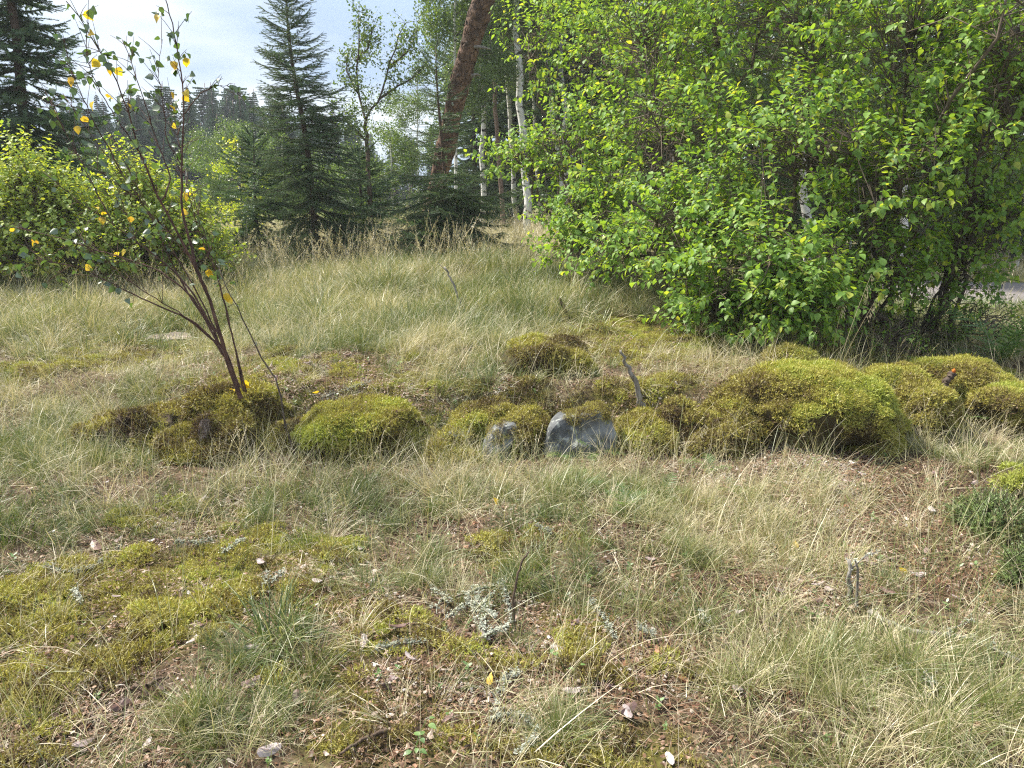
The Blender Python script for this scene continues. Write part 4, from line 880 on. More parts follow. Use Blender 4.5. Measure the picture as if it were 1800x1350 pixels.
# thin forked birch right of the tall spruce
fk = at(656, 13.8); Yf = 13.8
root = empty('forked_birch', fk, 'thin forked birch with sparse leaves against the sky', 'birch')
mb = MB(); lines = [[(656, 450), (648, 330), (645, 250), (642, 210)], [(642, 210), (630, 165), (627, 110), (635, 55), (628, 20)], [(642, 210), (665, 175), (685, 120), (698, 70), (712, 40)], [(630, 165), (612, 130), (605, 90)], [(685, 120), (720, 90), (735, 45)],
         [(665, 175), (700, 150), (735, 130), (752, 110)], [(627, 110), (650, 80), (655, 50)], [(645, 250), (610, 215), (590, 190)]]
pos = []
for i, ln in enumerate(lines):
    pts = np.array([P(u, v, Yf + U(-.2, .2)) for u, v in ln]); f = np.linspace(0, len(ln) - 1, 10); pts = np.stack([np.interp(f, range(len(ln)), pts[:, j]) for j in range(3)], 1) + RNG.normal(size=(10, 3)) * .012
    if i == 0: pts[0] = np.array(fk) - [0, 0, .1]; m0 = MB(); m0.tube(pts, np.linspace(.045, .03, 10), 8); m0.build('trunk', M['brown_wood'], root, fk); continue
    mb.tube(pts, np.linspace(.022, .006, 10), 5, cap=False)
    for q in range(44):
        k = int(U(1, 9.99)); d_ = RNG.normal(size=3) + [0, 0, .3]; d_ *= U(.12, .35) / np.linalg.norm(d_); mb.tube([pts[k], pts[k] + d_ * .5 + [0, 0, .02], pts[k] + d_], [.004, .003, .0015], 3, cap=False); pos += [pts[k] + d_ * U(.4, 1.2) + RNG.normal(size=3) * .04 for _ in range(4)]
mb.build('branches', M['twig'], root, fk, kind='stuff')
variants('sky_leaves', [leaf_cluster(4, .07, .045, M['birch_leaf']) for _ in range(5)])
pos = np.array(pos); scatter('leaves', 'sky_leaves', pos, quat_frame(RNG.normal(size=pos.shape)), U(.7, 1.2, len(pos)), .5, parent=root, origin=fk)

# leaning pine
pb = np.array(at(745, 14.2)); pts = [pb - [0, 0, .2]] + [P(u, v, 14.2 - k * .15) for k, (u, v) in enumerate([(764, 350), (776, 290), (787, 245), (800, 180), (815, 120), (832, 60), (850, 0), (868, -60), (895, -160), (930, -300)])]
pts = np.array(pts); f = np.linspace(0, len(pts) - 1, 110); ln = np.stack([np.interp(f, range(len(pts)), pts[:, j]) for j in range(3)], 1); 
for _ in range(6): ln[1:-1] = (ln[:-2] + ln[1:-1] * 2 + ln[2:]) / 4
rad = np.interp(f, [0, 2, 3.5, 7, 10], [.175, .165, .16, .170, .155]); rad = rad + .012 * np.sin(f * 3.1) + RNG.normal(size=110) * .003
root = empty('leaning_pine', pb, 'thick leaning pine trunk with rough orange brown bark', 'pine')
mb = MB(); mb.tube(ln, rad, 28, rough=.035); mb.build('trunk', M['pine_bark'], root, pb)
def on_pine(v, side):    # a point on the trunk's surface by height and side angle
    u_, v_, _ = project(ln); k = int(np.argmin(np.abs(v_ - v))); a = side
    return ln[k] + rad[k] * np.array([math.sin(a), -math.cos(a), 0]), k
for v, a, r in [(135, -.2, .045), (222, -.1, .05), (80, -.3, .04), (60, .4, .035), (200, .5, .03)]:
    p, k = on_pine(v, a); me = rock_mesh(0, 0, 0, r, r * .4, r * .9, int(v), .3, 0, 2, M['twig']); o = link(bpy.data.objects.new('knot', me)); o.parent = root; o.location = p - pb; o.rotation_euler.z = a
for (v, a, off) in [(75, .55, [(0, 0, 0), (.03, -.05, .12), (-.01, -.06, .30)]), (82, .6, [(0, 0, 0), (.15, -.05, -.02), (.28, -.06, -.05)]), (132, 1.2, [(0, 0, 0), (.10, -.02, .02), (.16, 0, .0)])]:
    p, k = on_pine(v, a); mb = MB(); mb.tube([p + np.array(q) for q in off], [.03, .022, .008], 7, rough=.2); mb.build('broken_branch', M['grey_wood'], root, pb)
for v, a in [(183, -.15), (170, -.05), (150, .3)]:
    p, k = on_pine(v, a); me = rock_mesh(0, 0, 0, .025, .01, .04, int(v), .5, 0, 2, M['lichen']); o = link(bpy.data.objects.new('lichen_spot', me)); o.parent = root; o.location = p - pb; o.rotation_euler.z = a
for i in range(260):     # loose bark plates
    v = U(-20, 300); a = U(-1.9, 1.9); p, k = on_pine(v, a); mb = MB() if i == 0 else mb
    n_ = np.array([math.sin(a), -math.cos(a), .0]); tdir = (ln[min(k + 1, 109)] - ln[k - 1]); tdir /= np.linalg.norm(tdir); sdir = np.cross(tdir, n_); w, h_ = U(.012, .03), U(.02, .06)
    c = p + n_ * .004; e = n_ * U(.006, .016); mb.add([c - sdir * w - tdir * h_, c + sdir * w * .8 - tdir * h_ + e * .3, c + sdir * w + tdir * h_ * .9 + e, c - sdir * w * .9 + tdir * h_ + e * .6], [(0, 1, 2, 3)], 0)
mb.build('bark_plates', M['pine_bark'], root, pb, smooth=False, kind='stuff')

# ------------------------------------------------------------------ the sapling
sb = P(424, 694, 4.66); root = empty('birch_sapling', sb, 'thin leaning birch sapling with dark twigs and some yellow leaves', 'sapling')
ST = [  # branch polylines in photo pixels, depth offset at the end, radius start/end, part name
 ([(424, 700), (405, 650), (386, 590), (372, 530), (347, 480), (325, 430), (283, 360), (243, 265), (225, 190), (203, 135), (165, 68), (118, 2)], -.35, .015, .0025, 'trunk'),
 ([(347, 480), (338, 440), (318, 365), (318, 290), (324, 200), (320, 130), (306, 50), (288, -10)], .25, .010, .003, 'branch'),
 ([(398, 632), (372, 575), (340, 515), (300, 470), (240, 425), (200, 395), (130, 350), (75, 300)], .1, .009, .002, 'branch'),
 ([(392, 612), (330, 560), (262, 530), (200, 500), (140, 470), (60, 455)], -.3, .0075, .002, 'branch'),
 ([(372, 575), (330, 512), (270, 470), (190, 445), (110, 420), (25, 398)], .35, .0075, .002, 'branch'),
 ([(405, 650), (384, 600), (350, 545), (310, 480), (265, 380), (215, 305), (165, 245), (110, 165)], .5, .009, .002, 'branch'),
 ([(283, 360), (300, 310), (275, 250), (235, 120), (215, 70)], .3, .006, .002, 'branch'),
 ([(432, 690), (420, 640), (405, 580), (392, 520), (368, 440), (350, 380), (335, 330)], .3, .007, .002, 'branch'),
 ([(324, 200), (350, 165), (380, 150), (415, 152)], -.15, .004, .0015, 'branch'),
 ([(215, 305), (165, 215), (125, 125), (110, 60)], -.2, .005, .0015, 'branch'),
 ([(200, 395), (150, 300), (100, 200), (85, 170)], .2, .005, .0015, 'branch'),
 ([(318, 290), (290, 240), (290, 200), (278, 130), (285, 70)], .1, .004, .0015, 'branch'),
 ([(243, 265), (200, 200), (170, 150), (150, 95), (155, 40)], -.2, .004, .0015, 'branch'),
 ([(240, 425), (225, 380), (180, 330)], .1, .003, .001, 'branch'), ([(285, 465), (287, 430), (280, 400)], .1, .003, .001, 'branch'),
 ([(420, 680), (395, 610), (362, 545), (322, 470), (283, 405), (250, 350), (222, 290), (195, 235)], .45, .007, .0015, 'branch'),
 ([(428, 688), (410, 600), (398, 540), (380, 480), (345, 400), (330, 330), (315, 250), (300, 180)], .55, .006, .0015, 'branch'),
 ([(398, 632), (360, 580), (300, 540), (232, 500), (160, 440), (110, 380)], -.2, .006, .0015, 'branch'),
 ([(378, 560), (360, 500), (340, 460), (290, 400), (230, 340), (175, 300), (120, 260)], -.4, .005, .0015, 'branch'),
 ([(366, 455), (352, 400), (318, 340)], -.1, .003, .001, 'branch')]
SL = [leaf_mesh('leaf', U(.036, .048), U(.032, .042), M['sapling_leaf'], U(.1, .5), U(0, .5), (0, .8, 1.0, .8, .45, 0), teeth=.12) for _ in range(5)]
SY = [leaf_mesh('leaf', U(.038, .050), U(.034, .044), M['yellow_leaf'], U(.1, .6), U(0, .6), (0, .8, 1.0, .8, .45, 0), teeth=.15) for _ in range(3)]
leafspots = []; twm = MB()
for bi, (pl, dz, r0, r1, nm) in enumerate(ST):
    n = 26; f = np.linspace(0, len(pl) - 1, n); uu = np.interp(f, range(len(pl)), [p[0] for p in pl]); vv = np.interp(f, range(len(pl)), [p[1] for p in pl])
    for _ in range(2): uu[1:-1] = (uu[:-2] + 2 * uu[1:-1] + uu[2:]) / 4; vv[1:-1] = (vv[:-2] + 2 * vv[1:-1] + vv[2:]) / 4
    off0 = 0
    if bi > 0:   # start depth: the depth of the nearest point already built
        d_ = [((q[1] - uu[0]) ** 2 + (q[2] - vv[0]) ** 2, q[0]) for q in BP]; off0 = min(d_)[1] - 4.66
    else: BP = []
    yy = 4.66 + off0 + dz * (np.linspace(0, 1, n) ** 1.3)
    pts = np.array([P(a, b_, c_) for a, b_, c_ in zip(uu, vv, yy)]) + RNG.normal(size=(n, 3)) * .0025
    BP += [(c_, a, b_) for a, b_, c_ in zip(uu, vv, yy)]
    mb = MB(); mb.tube(pts, r1 + (r0 - r1) * (1 - np.linspace(0, 1, n)) ** 1.6, 7 if r0 > .006 else 5, rough=.05); mb.build(nm, M['sapling_bark'], root, sb)
    # side twigs with leaves on the outer part
    L = np.sum(np.linalg.norm(np.diff(pts, axis=0), axis=1))
    for q in range(int(L * 14) + 2):
        k = int(U(.42 if bi else .55, 1) * (n - 1)); dd = pts[min(k + 1, n - 1)] - pts[k - 1]; dd /= np.linalg.norm(dd); e = dd * .8 + RNG.normal(size=3) * .5 + [0, 0, .15]; e /= np.linalg.norm(e); l = U(.06, .24)
        tpn = [pts[k], pts[k] + e * l * .5, pts[k] + e * l + [0, 0, -.01]]; twm.tube(tpn, [.0024, .0017, .0011], 3, cap=False)
        for z_ in range(int(U(1, 4))): g = U(.3, 1); leafspots.append((pts[k] + e * l * g, e))
    leafspots += [(pts[-1], dd)] * 2
twm.build('twigs', M['sapling_bark'], root, sb, kind='stuff')
YC = [(58, 415), (66, 420), (192, 110), (186, 112), (188, 160), (172, 172), (318, 160), (312, 163), (322, 155), (308, 100), (325, 97), (228, 182), (138, 218), (192, 248), (175, 370), (180, 378), (325, 330), (328, 340), (370, 475), (366, 470), (400, 512), (395, 516),
      (200, 435), (145, 450), (425, 662), (405, 680), (430, 668), (148, 200), (285, 25), (155, 55), (232, 380), (360, 430), (312, 190), (180, 105)]
def put_leaf(p, d_, y, mset, s):
    o = bpy.data.objects.new('leaf', mset[int(RNG.integers(len(mset)))]); s *= 1.05; o.rotation_mode = 'QUATERNION'; o.rotation_quaternion = quat_frame(np.array([d_]), np.array([y]))[0]; o.location = np.asarray(p) - sb; o.scale = (s,) * 3; COL.objects.link(o); o.parent = root; return o
order = RNG.permutation(len(leafspots))[:264]
rest_ = [leafspots[i] for i in RNG.permutation(len(leafspots))[:230]]
variants('sapling_leaf', SL)
scatter('foliage', 'sapling_leaf', np.array([p for p, e in rest_]), quat_frame(np.array([e * .4 + RNG.normal(size=3) * .5 + [0, 0, -.7] for p, e in rest_])), U(.7, 1.2, len(rest_)), .5, parent=root, origin=sb)
for i in order:
    p, e = leafspots[i]; put_leaf(p, e * .4 + RNG.normal(size=3) * .5 + [0, 0, -.7], RNG.normal(size=3) + [0, -.8, .4], SY if U() < .04 else SL, U(.7, 1.15))
for u, v in YC:
    dd = [((q[1] - u) ** 2 + (q[2] - v) ** 2, q[0]) for q in BP]; p = P(u, v, min(dd)[1]); put_leaf(p + RNG.normal(size=3) * .008, RNG.normal(size=3) * .5 + [0, 0, -.8], RNG.normal(size=3) * .6 + [0, -1, .3], SY, U(.9, 1.25))

# dark dead stem right of the sapling
def stick(name, label, pl, r0, r1, mat, Ys, cat='stick', forks=(), lichen=0, rough=.15, sides=7, group=None, snap=True, lw=.010):
    pts = np.array([P(u, v, yv) for (u, v), yv in zip(pl, np.linspace(Ys[0], Ys[1], len(pl)))]) if Ys else np.array([G(u, v) + [0, 0, .035] for u, v in pl])
    f = np.linspace(0, len(pl) - 1, 18); ln = np.stack([np.interp(f, range(len(pl)), pts[:, j]) for j in range(3)], 1) + RNG.normal(size=(18, 3)) * r0 * .25
    b = ln[0]; root = empty(name, b, label, cat, group)
    mb = MB(); mb.tube(ln, np.linspace(r0, r1, 18), sides, rough=rough); mb.build('stem' if cat != 'fallen twig' else 'twig', M[mat], root, b)
    allp = [(ln, r0)]
    for fr, upl, rr in forks:
        s0 = ln[int(fr * 17)]; e = np.array([P(u, v, s0[1] + U(-.05, .05)) for u, v in upl]) if Ys else np.array([G(u, v) + [0, 0, .03] for u, v in upl]); q = np.vstack([s0[None], e]); mb = MB(); mb.tube(q, np.linspace(rr, rr * .4, len(q)), 5, rough=rough); mb.build('fork', M[mat], root, b)
        g = np.linspace(0, len(q) - 1, 8); allp.append((np.stack([np.interp(g, range(len(q)), q[:, j]) for j in range(3)], 1), rr))
    if lichen:
        mb = MB()
        for l_, rr in allp:
            for i in range(int(lichen * len(l_) / 18)):
                c = l_[int(U(0, len(l_) - .01))] + RNG.normal(size=3) * .006; chip(mb, c + [0, 0, .004], U(.4, 1.1) * lw, U())
                if U() < .4: dd = RNG.normal(size=3) * .6 + [0, 0, .5]; dd *= U(.01, .028) / np.linalg.norm(dd); mb.tube([c, c + dd * .6, c + dd], [.0016, .0013, .0005], 3, cap=False); chip(mb, c + dd, U(.3, .7) * lw, U())
        mb.build('lichen', M['lichen'], root, b, smooth=False, kind='stuff')
    return root
stick('bare_twig', 'thin dark leaning dead stem crossing the moss right of the sapling', [(518, 800), (500, 745), (492, 690), (482, 660), (466, 640), (440, 590), (420, 545), (395, 500), (385, 470)], .007, .0025, 'twig', (4.4, 4.75), lichen=60, lw=.006)
stick('pointed_stick', 'pointed grey weathered stick standing upright behind the stones', [(1128, 720), (1122, 690), (1112, 660), (1100, 635), (1091, 616)], .022, .007, 'grey_wood', (4.85, 4.8), rough=.12)
stick('dead_stick', 'short dark snapped stick standing in the back of the heath', [(998, 556), (990, 538), (983, 524)], .022, .014, 'brown_wood', (7.3, 7.3))
stick('dead_stick', 'thin grey leaning dead stem in the tall grass', [(818, 555), (808, 530), (795, 495), (782, 470)], .016, .007, 'grey_wood', (7.6, 7.7), forks=[(.9, [(770, 462)], .006)])
stick('forked_stump', 'grey forked dead stem standing in the dry grass at the lower right', [(1502, 1150), (1500, 1100), (1496, 1060), (1494, 1020), (1492, 985)], .014, .007, 'grey_wood', (2.62, 2.66), forks=[(.35, [(1506, 1060), (1508, 1000), (1503, 985)], .008), (.9, [(1520, 978), (1548, 968)], .003)], lichen=40, lw=.006)
stick('charred_stub', 'black charred stub with an orange tip on the mossy boulders', [(1657, 690), (1662, 672), (1676, 655)], .028, .020, 'twig', (5.05, 5.1))
stick('fallen_branch', 'long fallen grey branch lying in the grass at the right', [(1525, 1090), (1560, 1110), (1600, 1128), (1650, 1130), (1710, 1143), (1745, 1158), (1790, 1178)], .010, .006, 'grey_wood', None, forks=[(.55, [(1670, 1120), (1705, 1105)], .005)], lichen=60, cat='branch')
stick('branching_twig', 'small bare branching twig standing in front of the lichen heap', [(903, 1100), (902, 1050), (910, 1010), (918, 985), (930, 970)], .006, .003, 'brown_wood', (2.55, 2.6))
stick('lichened_twig', 'mossy lichened stem standing at the lower right corner', [(1640, 1340), (1632, 1290), (1630, 1240), (1640, 1200), (1628, 1195)], .008, .004, 'grey_wood', (1.98, 2.1), lichen=130, lw=.008)
stick('twig_on_boulder', 'short brown twig lying on the largest moss boulder', [(1360, 660), (1372, 645), (1386, 622)], .007, .004, 'brown_wood', (5.2, 5.3))
for u in (1640,):
    me = rock_mesh(0, 0, 0, .012, .010, .014, 5, .3, 0, 2, M['berry']); o = link(bpy.data.objects.new('orange_tip', me)); r_ = [q for q in bpy.data.objects if q.name == 'charred_stub'][0]; o.parent = r_; o.location = P(1677, 652, 5.09) - np.array(r_.location)
# lichen covered twigs lying on the ground
LT = [([(82, 1008), (110, 1020), (150, 1018), (180, 1000), (210, 975)], 'pale lichen twig curved like a hook on the moss at the left'),
      ([(762, 1083), (800, 1065), (845, 1050), (880, 1045)], 'upper twig of the pale lichen heap near the bottom centre'),
      ([(835, 1050), (845, 1090), (862, 1130)], 'lichen twig running down through the lichen heap'),
      ([(880, 1040), (890, 1070), (898, 1110)], 'lichen twig at the right side of the lichen heap'),
      ([(850, 1138), (875, 1125), (895, 1115)], 'short lichen twig at the foot of the lichen heap'),
      ([(665, 1157), (705, 1148), (745, 1143)], 'lichen twig left of and below the lichen heap'),
      ([(862, 1290), (900, 1275), (935, 1288)], 'lichen twig at the bottom near the pine cones'),
      ([(870, 1280), (875, 1240), (890, 1210), (912, 1200)], 'bent dark twig rising near the pine cones'),
      ([(1040, 1075), (1065, 1110), (1080, 1140)], 'pale lichen twig right of the brown litter'),
      ([(312, 965), (350, 968), (372, 962)], 'thin lichen twig on the moss at the left centre'),
      ([(395, 985), (420, 968), (430, 962)], 'stubby lichen twig with grey bark left of centre'),
      ([(940, 935), (970, 950)], 'pale lichen tuft in the grass below the stones'),
      ([(565, 710), (600, 700), (625, 690), (650, 680)], 'pale lichen branch behind the yellow moss cap'),
      ([(1325, 660), (1345, 640), (1350, 615)], 'grey lichen clump left of the small moss cushion'),
      ([(790, 1100), (815, 1080), (850, 1075)], 'lichen twig crossing the middle of the lichen heap'), ([(820, 1060), (838, 1100), (850, 1125)], 'thick lichen twig left of the centre of the lichen heap'), ([(865, 1060), (850, 1085), (870, 1100)], 'curly lichen twig inside the lichen heap'),
      ([(135, 1050), (142, 1075)], 'short lichen twig under the curved one at the left'),
      ([(470, 1020), (465, 1045), (500, 1020)], 'forked lichen scrap on the right of the moss carpet'),
      ([(910, 1345), (935, 1325), (945, 1300)], 'lichen twig at the bottom edge of the photo'),
      ([(1230, 1090), (1240, 1110)], 'tiny lichen scrap under the dry grass'),
      ([(760, 1050), (790, 1068)], 'small side piece left of the lichen heap'), ([(1120, 1120), (1150, 1135)], 'grey lichen scrap beside the tall straw')]
for pl, lab in LT:
    stick('lichen_twig', lab, pl, .0045, .0025, 'brown_wood', None, cat='fallen twig', lichen=int(40 * len(pl)), lw=.0072, group=None)
for (u0, v0, u1, v1), lab in [((260, 1225, 300, 1210), 'dark flat bark strip lying at the lower left'), ((240, 1225, 262, 1242), 'short dark twig end beside the flat bark strip'), ((1250, 1135, 1310, 1165), 'grey twig half hidden in dry grass'), ((680, 1300, 600, 1345), 'purplish brown wet stick at the bottom edge')]:
    stick('fallen_twig', lab, [(u0, v0), ((u0 + u1) / 2, (v0 + v1) / 2 - 3), (u1, v1)], .007, .004, 'brown_wood', None, cat='fallen twig')

# pine cones
def cone_mesh():
    mb = MB(); n = 46
    for i in range(n):
        f = i / n; z = .045 * f; az = i * 2.4; r = .016 * math.sin(math.pi * (.15 + .8 * f)) ** .7; o = np.array([math.cos(az), math.sin(az), 0]); sd = np.array([-o[1], o[0], 0]); c = np.array([0, 0, z])
        mb.add([c, c + o * r * .7 - sd * .004, c + o * r + [0, 0, .004], c + o * r * .7 + sd * .004, c + o * r * .6 + [0, 0, -.003]], [(0, 1, 2), (0, 2, 3), (1, 4, 2), (4, 3, 2), (0, 4, 1), (0, 3, 4)], U())
    mb.tube([(0, 0, 0), (0, 0, .02), (0, 0, .045)], [.004, .008, .002], 8); return mb.mesh('cone', M['cone'], False)
CM = cone_mesh()
for (u, v), lab in zip([(795, 1290), (1000, 1315), (690, 1222), (620, 1338), (930, 1150), (1255, 1150)], ['pine cone near the bottom, left of the bent lichen twig', 'pine cone at the bottom right of the lichen twigs', 'pine cone in the green moss at the lower centre', 'pine cone at the bottom edge of the photo', 'pine cone beside the lichen heap', 'pine cone under the dry grass right of centre']):
    o = link(bpy.data.objects.new('pine_cone', CM)); g = G(u, v); o.location = g + [0, 0, .014]; o.rotation_euler = (1.45, U(-.2, .2), U(0, 6.28)); o.scale = (.95,) * 3; tag(o, lab, 'pine cone')

# bark flakes and dead leaves, each its own object
def flake_mesh(s, jag=.35, thick=.1, mat='bark_flake', k=9, curl=.3):
    vs, fs = [(0, 0, s * .12)], []
    asp = U(.4, .75); rs = [s * U(1 - jag, 1) for _ in range(k)]
    for j in range(k): an = 6.283 * j / k; x_, y_ = math.cos(an) * rs[j], math.sin(an) * rs[j] * asp; vs.append((x_, y_, curl * x_ * x_ / s + U(-.06, .06) * s))
    for j in range(k): x_, y_, z_ = vs[j + 1]; vs.append((x_ * .97, y_ * .97, z_ - s * thick))
    for j in range(k): a, b_ = j + 1, (j + 1) % k + 1; fs += [(0, a, b_), (a, a + k, b_ + k, b_)]
    fs.append(tuple(range(2 * k, k, -1)))
    me = bpy.data.meshes.new('flake'); me.from_pydata(vs, [], fs); me.materials.append(M[mat]); return me
FL = [flake_mesh(.03) for _ in range(8)]; DL = [flake_mesh(.020, .45, .03, 'dead_leaf', 11, .9) for _ in range(8)]
def strew(name, ms, n, label, cat, group, E, smin, smax, extra=()):
    pts = [G(u, v)[:2] for u, v in extra]
    while len(pts) < n:
        x_, y_ = U(-3, 3), 1.3 + 5 * U() ** 1.6
        if abs(x_) < .66 * y_ + .1 and U() < emask(np.array([x_]), np.array([y_]), E)[0] + .12: pts.append((x_, y_))
    for i, (x_, y_) in enumerate(pts):
        o = bpy.data.objects.new(name, ms[i % len(ms)]); s = U(smin, smax) * (1.3 if i < len(extra) else 1); n_ = gnormal(np.array([x_]), np.array([y_])) + RNG.normal(size=(1, 3)) * .22
        o.rotation_mode = 'QUATERNION'; o.rotation_quaternion = quat_frame(n_)[0]; o.scale = (s,) * 3; o.location = (x_, y_, float(height(x_, y_)) + .022); COL.objects.link(o); tag(o, label, cat, group)
strew('bark_flake', FL, 150, 'greyish pink bark flake lying among moss and grass', 'bark flake', 'bark flakes strewn over the ground', LITTER, .65, 1.35,
      [(865, 1165), (280, 1215), (520, 1140), (170, 970), (350, 1110), (1010, 1105), (440, 1150), (150, 1320), (640, 1140), (260, 1320), (1020, 1345), (475, 1330), (300, 940), (700, 1110), (760, 1110), (1100, 1260), (340, 1135), (290, 1100), (800, 1275), (1560, 1050)])
strew('dead_leaf', DL, 170, 'curled reddish brown dead leaf lying on the ground', 'dead leaf', 'dead leaves strewn over the ground', LITTER, .55, 1.2,
      [(340, 980), (300, 1090), (755, 1310), (950, 1125), (865, 1265), (860, 1245), (480, 1140), (1140, 935), (1490, 1030), (800, 1245), (640, 1040), (830, 1190)])
strew('yellow_leaf', [m for m in SY], 9, 'small yellow birch leaf lying on the ground', 'fallen leaf', 'yellow leaves fallen below the sapling', LITTER, .7, 1.0, [(800, 757), (560, 700), (330, 715)])

# ------------------------------------------------------------------ ferns, herbs, junipers
def frond(L, n=17, w=.27, mat='fern'):
    mb = MB(); pts = []; an = U(.15, .45); p = np.zeros(3)
    for k in range(n + 1): pts.append(p.copy()); p = p + np.array([math.sin(an), U(-.03, .03), math.cos(an)]) * L / n; an += U(.04, .11)
    pts = np.array(pts); mb.tube(pts[::3], np.linspace(.006, .002, len(pts[::3])) * L, 3, cap=False)
    for k in range(2, n):
        g = k / n; ll = L * w * math.sin(math.pi * min(1, g * .80 + .17)) ** .7 * U(.85, 1.1); t_ = pts[k + 1] - pts[k]; t_ /= np.linalg.norm(t_); nn = np.cross(t_, [0, 1., 0])
        for sg in (-1, 1):
            e = np.array([0, sg, 0]) * .9 + t_ * U(.25, .5) - nn * U(-.25, .25); e /= np.linalg.norm(e); q = pts[k]; m = 5
            for j in range(m):      # leaflets along the pinna, overlapping into a toothed blade
                c0 = q + e * ll * j / m; c1 = q + e * ll * (j + 1.25) / m; hw = L / n * .40 * (1 - j / m) ** .6
                for s2 in (-1, 1): mb.add([c0, c1, c0 + e * ll * .16 + t_ * s2 * hw], [(0, 1, 2)], U())
    return mb.mesh('frond', M[mat], False)
FR = [frond(U(.9, 1.1)) for _ in range(5)]
def fern(u, v, n, s, label, Yd=None, spread=.6):
    c = G(u, v) if Yd is None else P(u, v, Yd); root = empty('fern', c, label, 'fern')
    for i in range(n):
        o = bpy.data.objects.new('frond', FR[i % 5]); o.rotation_euler = (U(-.15, .15), U(-.1, spread), 6.28 * i / n + U(-.5, .5)); o.scale = (s * 1.35 * U(.6, 1.1),) * 3; COL.objects.link(o); o.parent = root
fern(880, 800, 5, .13, 'small fern in front of the leaning grey stone')
fern(985, 805, 5, .14, 'small bright fern in front of the large bare stone')
fern(1045, 800, 5, .14, 'small fern at the right foot of the large bare stone')
fern(1020, 855, 6, .15, 'fresh green fern below the large bare stone')
fern(1100, 900, 7, .17, 'fern growing in the grass below the moss boulders')
fern(1165, 880, 5, .15, 'upright fern left of the dark olive moss boulder')
fern(1250, 830, 6, .16, 'fern with spread fronds at the foot of the dark olive moss boulder')
fern(1290, 870, 4, .13, 'small fern right of the spread fern')
fern(640, 800, 4, .12, 'small fern under the bright yellow moss cap')
fern(1690, 750, 7, .28, 'pale green fern between the right moss boulders')
fern(1620, 755, 4, .18, 'small fern left of the pale green fern')
fern(1755, 640, 8, .62, 'large dark fern under the thicket at the right edge')
fern(1600, 620, 6, .35, 'dark fern in the shade under the thicket')
fern(1500, 615, 5, .28, 'shaded fern behind the largest boulder')
fern(1720, 560, 6, .5, 'tall dark fern near the road')
HL = [leaf_mesh('leaf', .028, .020, M['herb'], .2, .3) for _ in range(3)]
def herb(u, v, n, s, label, Yd=None, ht=.10, mset=None, cat='plant'):
    c = G(u, v); root = empty('leafy_plant', c, label, cat); mset = mset or HL
    st = MB(); k = max(2, n // 6)
    for j in range(k):
        az = U(0, 6.28); tip = np.array([math.cos(az) * ht * .6, math.sin(az) * ht * .6, ht * U(.6, 1.1)]); st.tube([(0, 0, -.01), tip * .5 + [0, 0, .01], tip], [.0015, .0012, .0008], 3, cap=False)
        for i in range(n // k):
            g = U(.25, 1); o = bpy.data.objects.new('leaf', mset[i % len(mset)]); a = U(0, 6.28); o.rotation_mode = 'QUATERNION'; o.rotation_quaternion = quat_frame(np.array([[math.cos(a), math.sin(a), .1]]), np.array([[0., 0, 1]]))[0]
            o.location = tip * g; o.scale = (s * U(.7, 1.2),) * 3; COL.objects.link(o); o.parent = root
    st.build('stem', M['herb'], root)
herb(1265, 600, 14, 1.3, 'low round leaved plant at the edge of the bush shade', ht=.12)
herb(860, 480, 18, 2.2, 'light green leafy seedling clump in the back grass', ht=.3, mset=LILACL)
herb(500, 770, 8, .9, 'small grey green seedling beside the dead stem')
herb(725, 1330, 8, .9, 'pale green rosette on the moss at the bottom')
herb(1000, 1195, 6, .8, 'tiny green seedling in the brown litter')
herb(1420, 1090, 6, .8, 'tiny seedling under the dry grass at the right')
herb(905, 470, 12, 2.0, 'leafy sprout left of the low thicket branch', ht=.25, mset=LILACL)
herb(700, 655, 8, 1.0, 'small herb in the litter behind the yellow moss cap')
# bushy undergrowth at the foot of the thicket
bush('undergrowth_shrub', 'low dark leafy shrub between the ferns and the road', 'shrub', [(1730, 560, 6.6, (.45, .4, .22), 1), (1620, 570, 6.8, (.4, .4, .2), .8)], [gp(4.0, 6.7), gp(3.6, 6.9)], 60, 'lilac_leaf', 8, nstem=10, stemr=.008, slen=(.12, .3), lscale=.5, gap=.03)
bush('undergrowth_shrub', 'blue berried dark juniper like shrub left of the ferns', 'shrub', [(1570, 600, 6.1, (.28, .3, .14), 1)], [gp(3.0, 6.1)], 60, 'lilac_leaf', 9, nstem=6, stemr=.006, slen=(.08, .2), lscale=.35, gap=.025)
def juniper(u, v, Yd, r, label, seed, n=260):
    rng = np.random.default_rng(seed); c = P(u, v, Yd); g = np.array([c[0], c[1], float(height(c[0], c[1]))]); root = empty('juniper', g, label, 'juniper'); mb = MB(); pos, dr = [], []
    for i in range(n):
        d_ = rng.normal(size=3); d_[2] = abs(d_[2]) * .8 + .1; d_ /= np.linalg.norm(d_); e = c + d_ * np.array(r) * rng.uniform(.5, 1) - [0, 0, r[2] * .4]; m_ = (g + e) / 2 + rng.normal(size=3) * .02
        mb.tube([g + rng.normal(size=3) * [.02, .02, 0], m_, e], [.004, .003, .0012], 3, cap=False); a = (e - m_); a /= np.linalg.norm(a)
        for k in range(5): f = k / 5; q = m_ * (1 - f) + e * f; pos.append(q); dr.append(a + rng.normal(size=3) * .45)
        pos.append(e); dr.append(a)
    mb.build('stems', M['twig'], root, g, kind='stuff'); scatter('needles', 'juniper_shoot', np.array(pos), quat_frame(np.array(dr)), rng.uniform(.7, 1.1, len(pos)), .5, parent=root, origin=g)
juniper(1750, 900, 3.35, (.20, .17, .18), 'soft green juniper bush at the right edge below the boulders', 5, 300)
juniper(1810, 1000, 2.75, (.10, .12, .18), 'second juniper cut by the right edge of the photo', 6, 160)
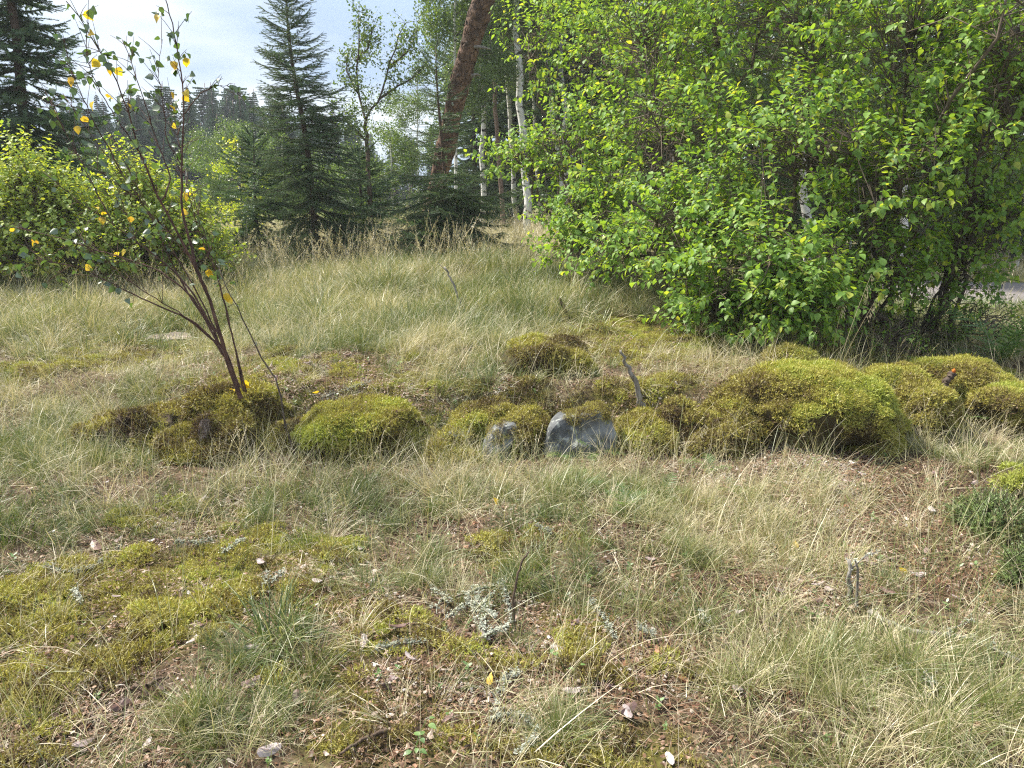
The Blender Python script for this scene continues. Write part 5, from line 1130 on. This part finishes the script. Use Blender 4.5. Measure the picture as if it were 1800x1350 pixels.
# oat like stalks that stand out
def oat(u, v, ut, vt, label):
    b = G(u, v); Yd = b[1]; e = P(ut, vt, Yd); m_ = (b + e) / 2 + np.array([-.02, 0, .02]); root = empty('grass_stalk', b, label, 'grass stalk'); f = np.linspace(0, 1, 9)[:, None]; ln = b * (1 - f) ** 2 + 2 * m_ * f * (1 - f) + e * f * f
    mb = MB(); mb.tube(ln, np.linspace(.0016, .0008, 9), 4, .9, False); mb.build('stem', M['straw'], root, b); mb = MB()
    for q in range(16):
        g = U(.80, 1.0); p = b * (1 - g) ** 2 + 2 * m_ * g * (1 - g) + e * g * g; d_ = np.array([U(.2, 1), U(-.3, .3), U(-.9, .3)]); l = U(.015, .04); q1 = p + d_ * l; mb.tube([p, q1], [.0004, .0004], 3, .9, False)
        sd = np.array([1, 0, 0]); mb.strip([q1, q1 + [0.002, 0, -.008], q1 + [.004, 0, -.018]], sd, [.001, .0028, 0], .95)
    mb.build('seed_head', M['straw'], root, b, smooth=False)
M['straw'] = leaf_mat('straw', [(0, (.42, .34, .19)), (1, (.66, .58, .42))], .3, (1, 1, .8), gloss=.04)
oat(1468, 665, 1532, 482, 'tall oat like stalk with drooping pale seed head before the dark thicket')
oat(1462, 680, 1538, 530, 'shorter oat like stalk with drooping seed head before the dark thicket')
oat(1460, 650, 1482, 535, 'slim stalk with a small pale head left of the drooping ones')
oat(1175, 840, 1240, 745, 'drooping stalk in front of the dark olive moss boulder')
oat(1330, 800, 1380, 735, 'pale stalk before the hollow of the largest boulder')
print('INSTANCES', sum(NINST.values()), NINST)
# ------------------------------------------------------------------ air
def haze(density):
    mb = MB(); x0, x1, y0, y1, z0, z1 = -190, 190, -40, 170, -60, 60
    v = [(x, y, z) for z in (z0, z1) for y in (y0, y1) for x in (x0, x1)]
    mb.add(v, [(0, 2, 3, 1), (4, 5, 7, 6), (0, 1, 5, 4), (2, 6, 7, 3), (0, 4, 6, 2), (1, 3, 7, 5)])
    m, N, L = new_mat('haze'); p = N.new('ShaderNodeVolumePrincipled'); p.inputs['Color'].default_value = (.86, .92, 1, 1); p.inputs['Density'].default_value = density; p.inputs['Anisotropy'].default_value = .2
    o = N.new('ShaderNodeOutputMaterial'); L.new(p.outputs[0], o.inputs['Volume'])
    mb.build('haze', m, smooth=False, kind='stuff', label='thin pale air between the camera and the far trees')
haze(.0011)
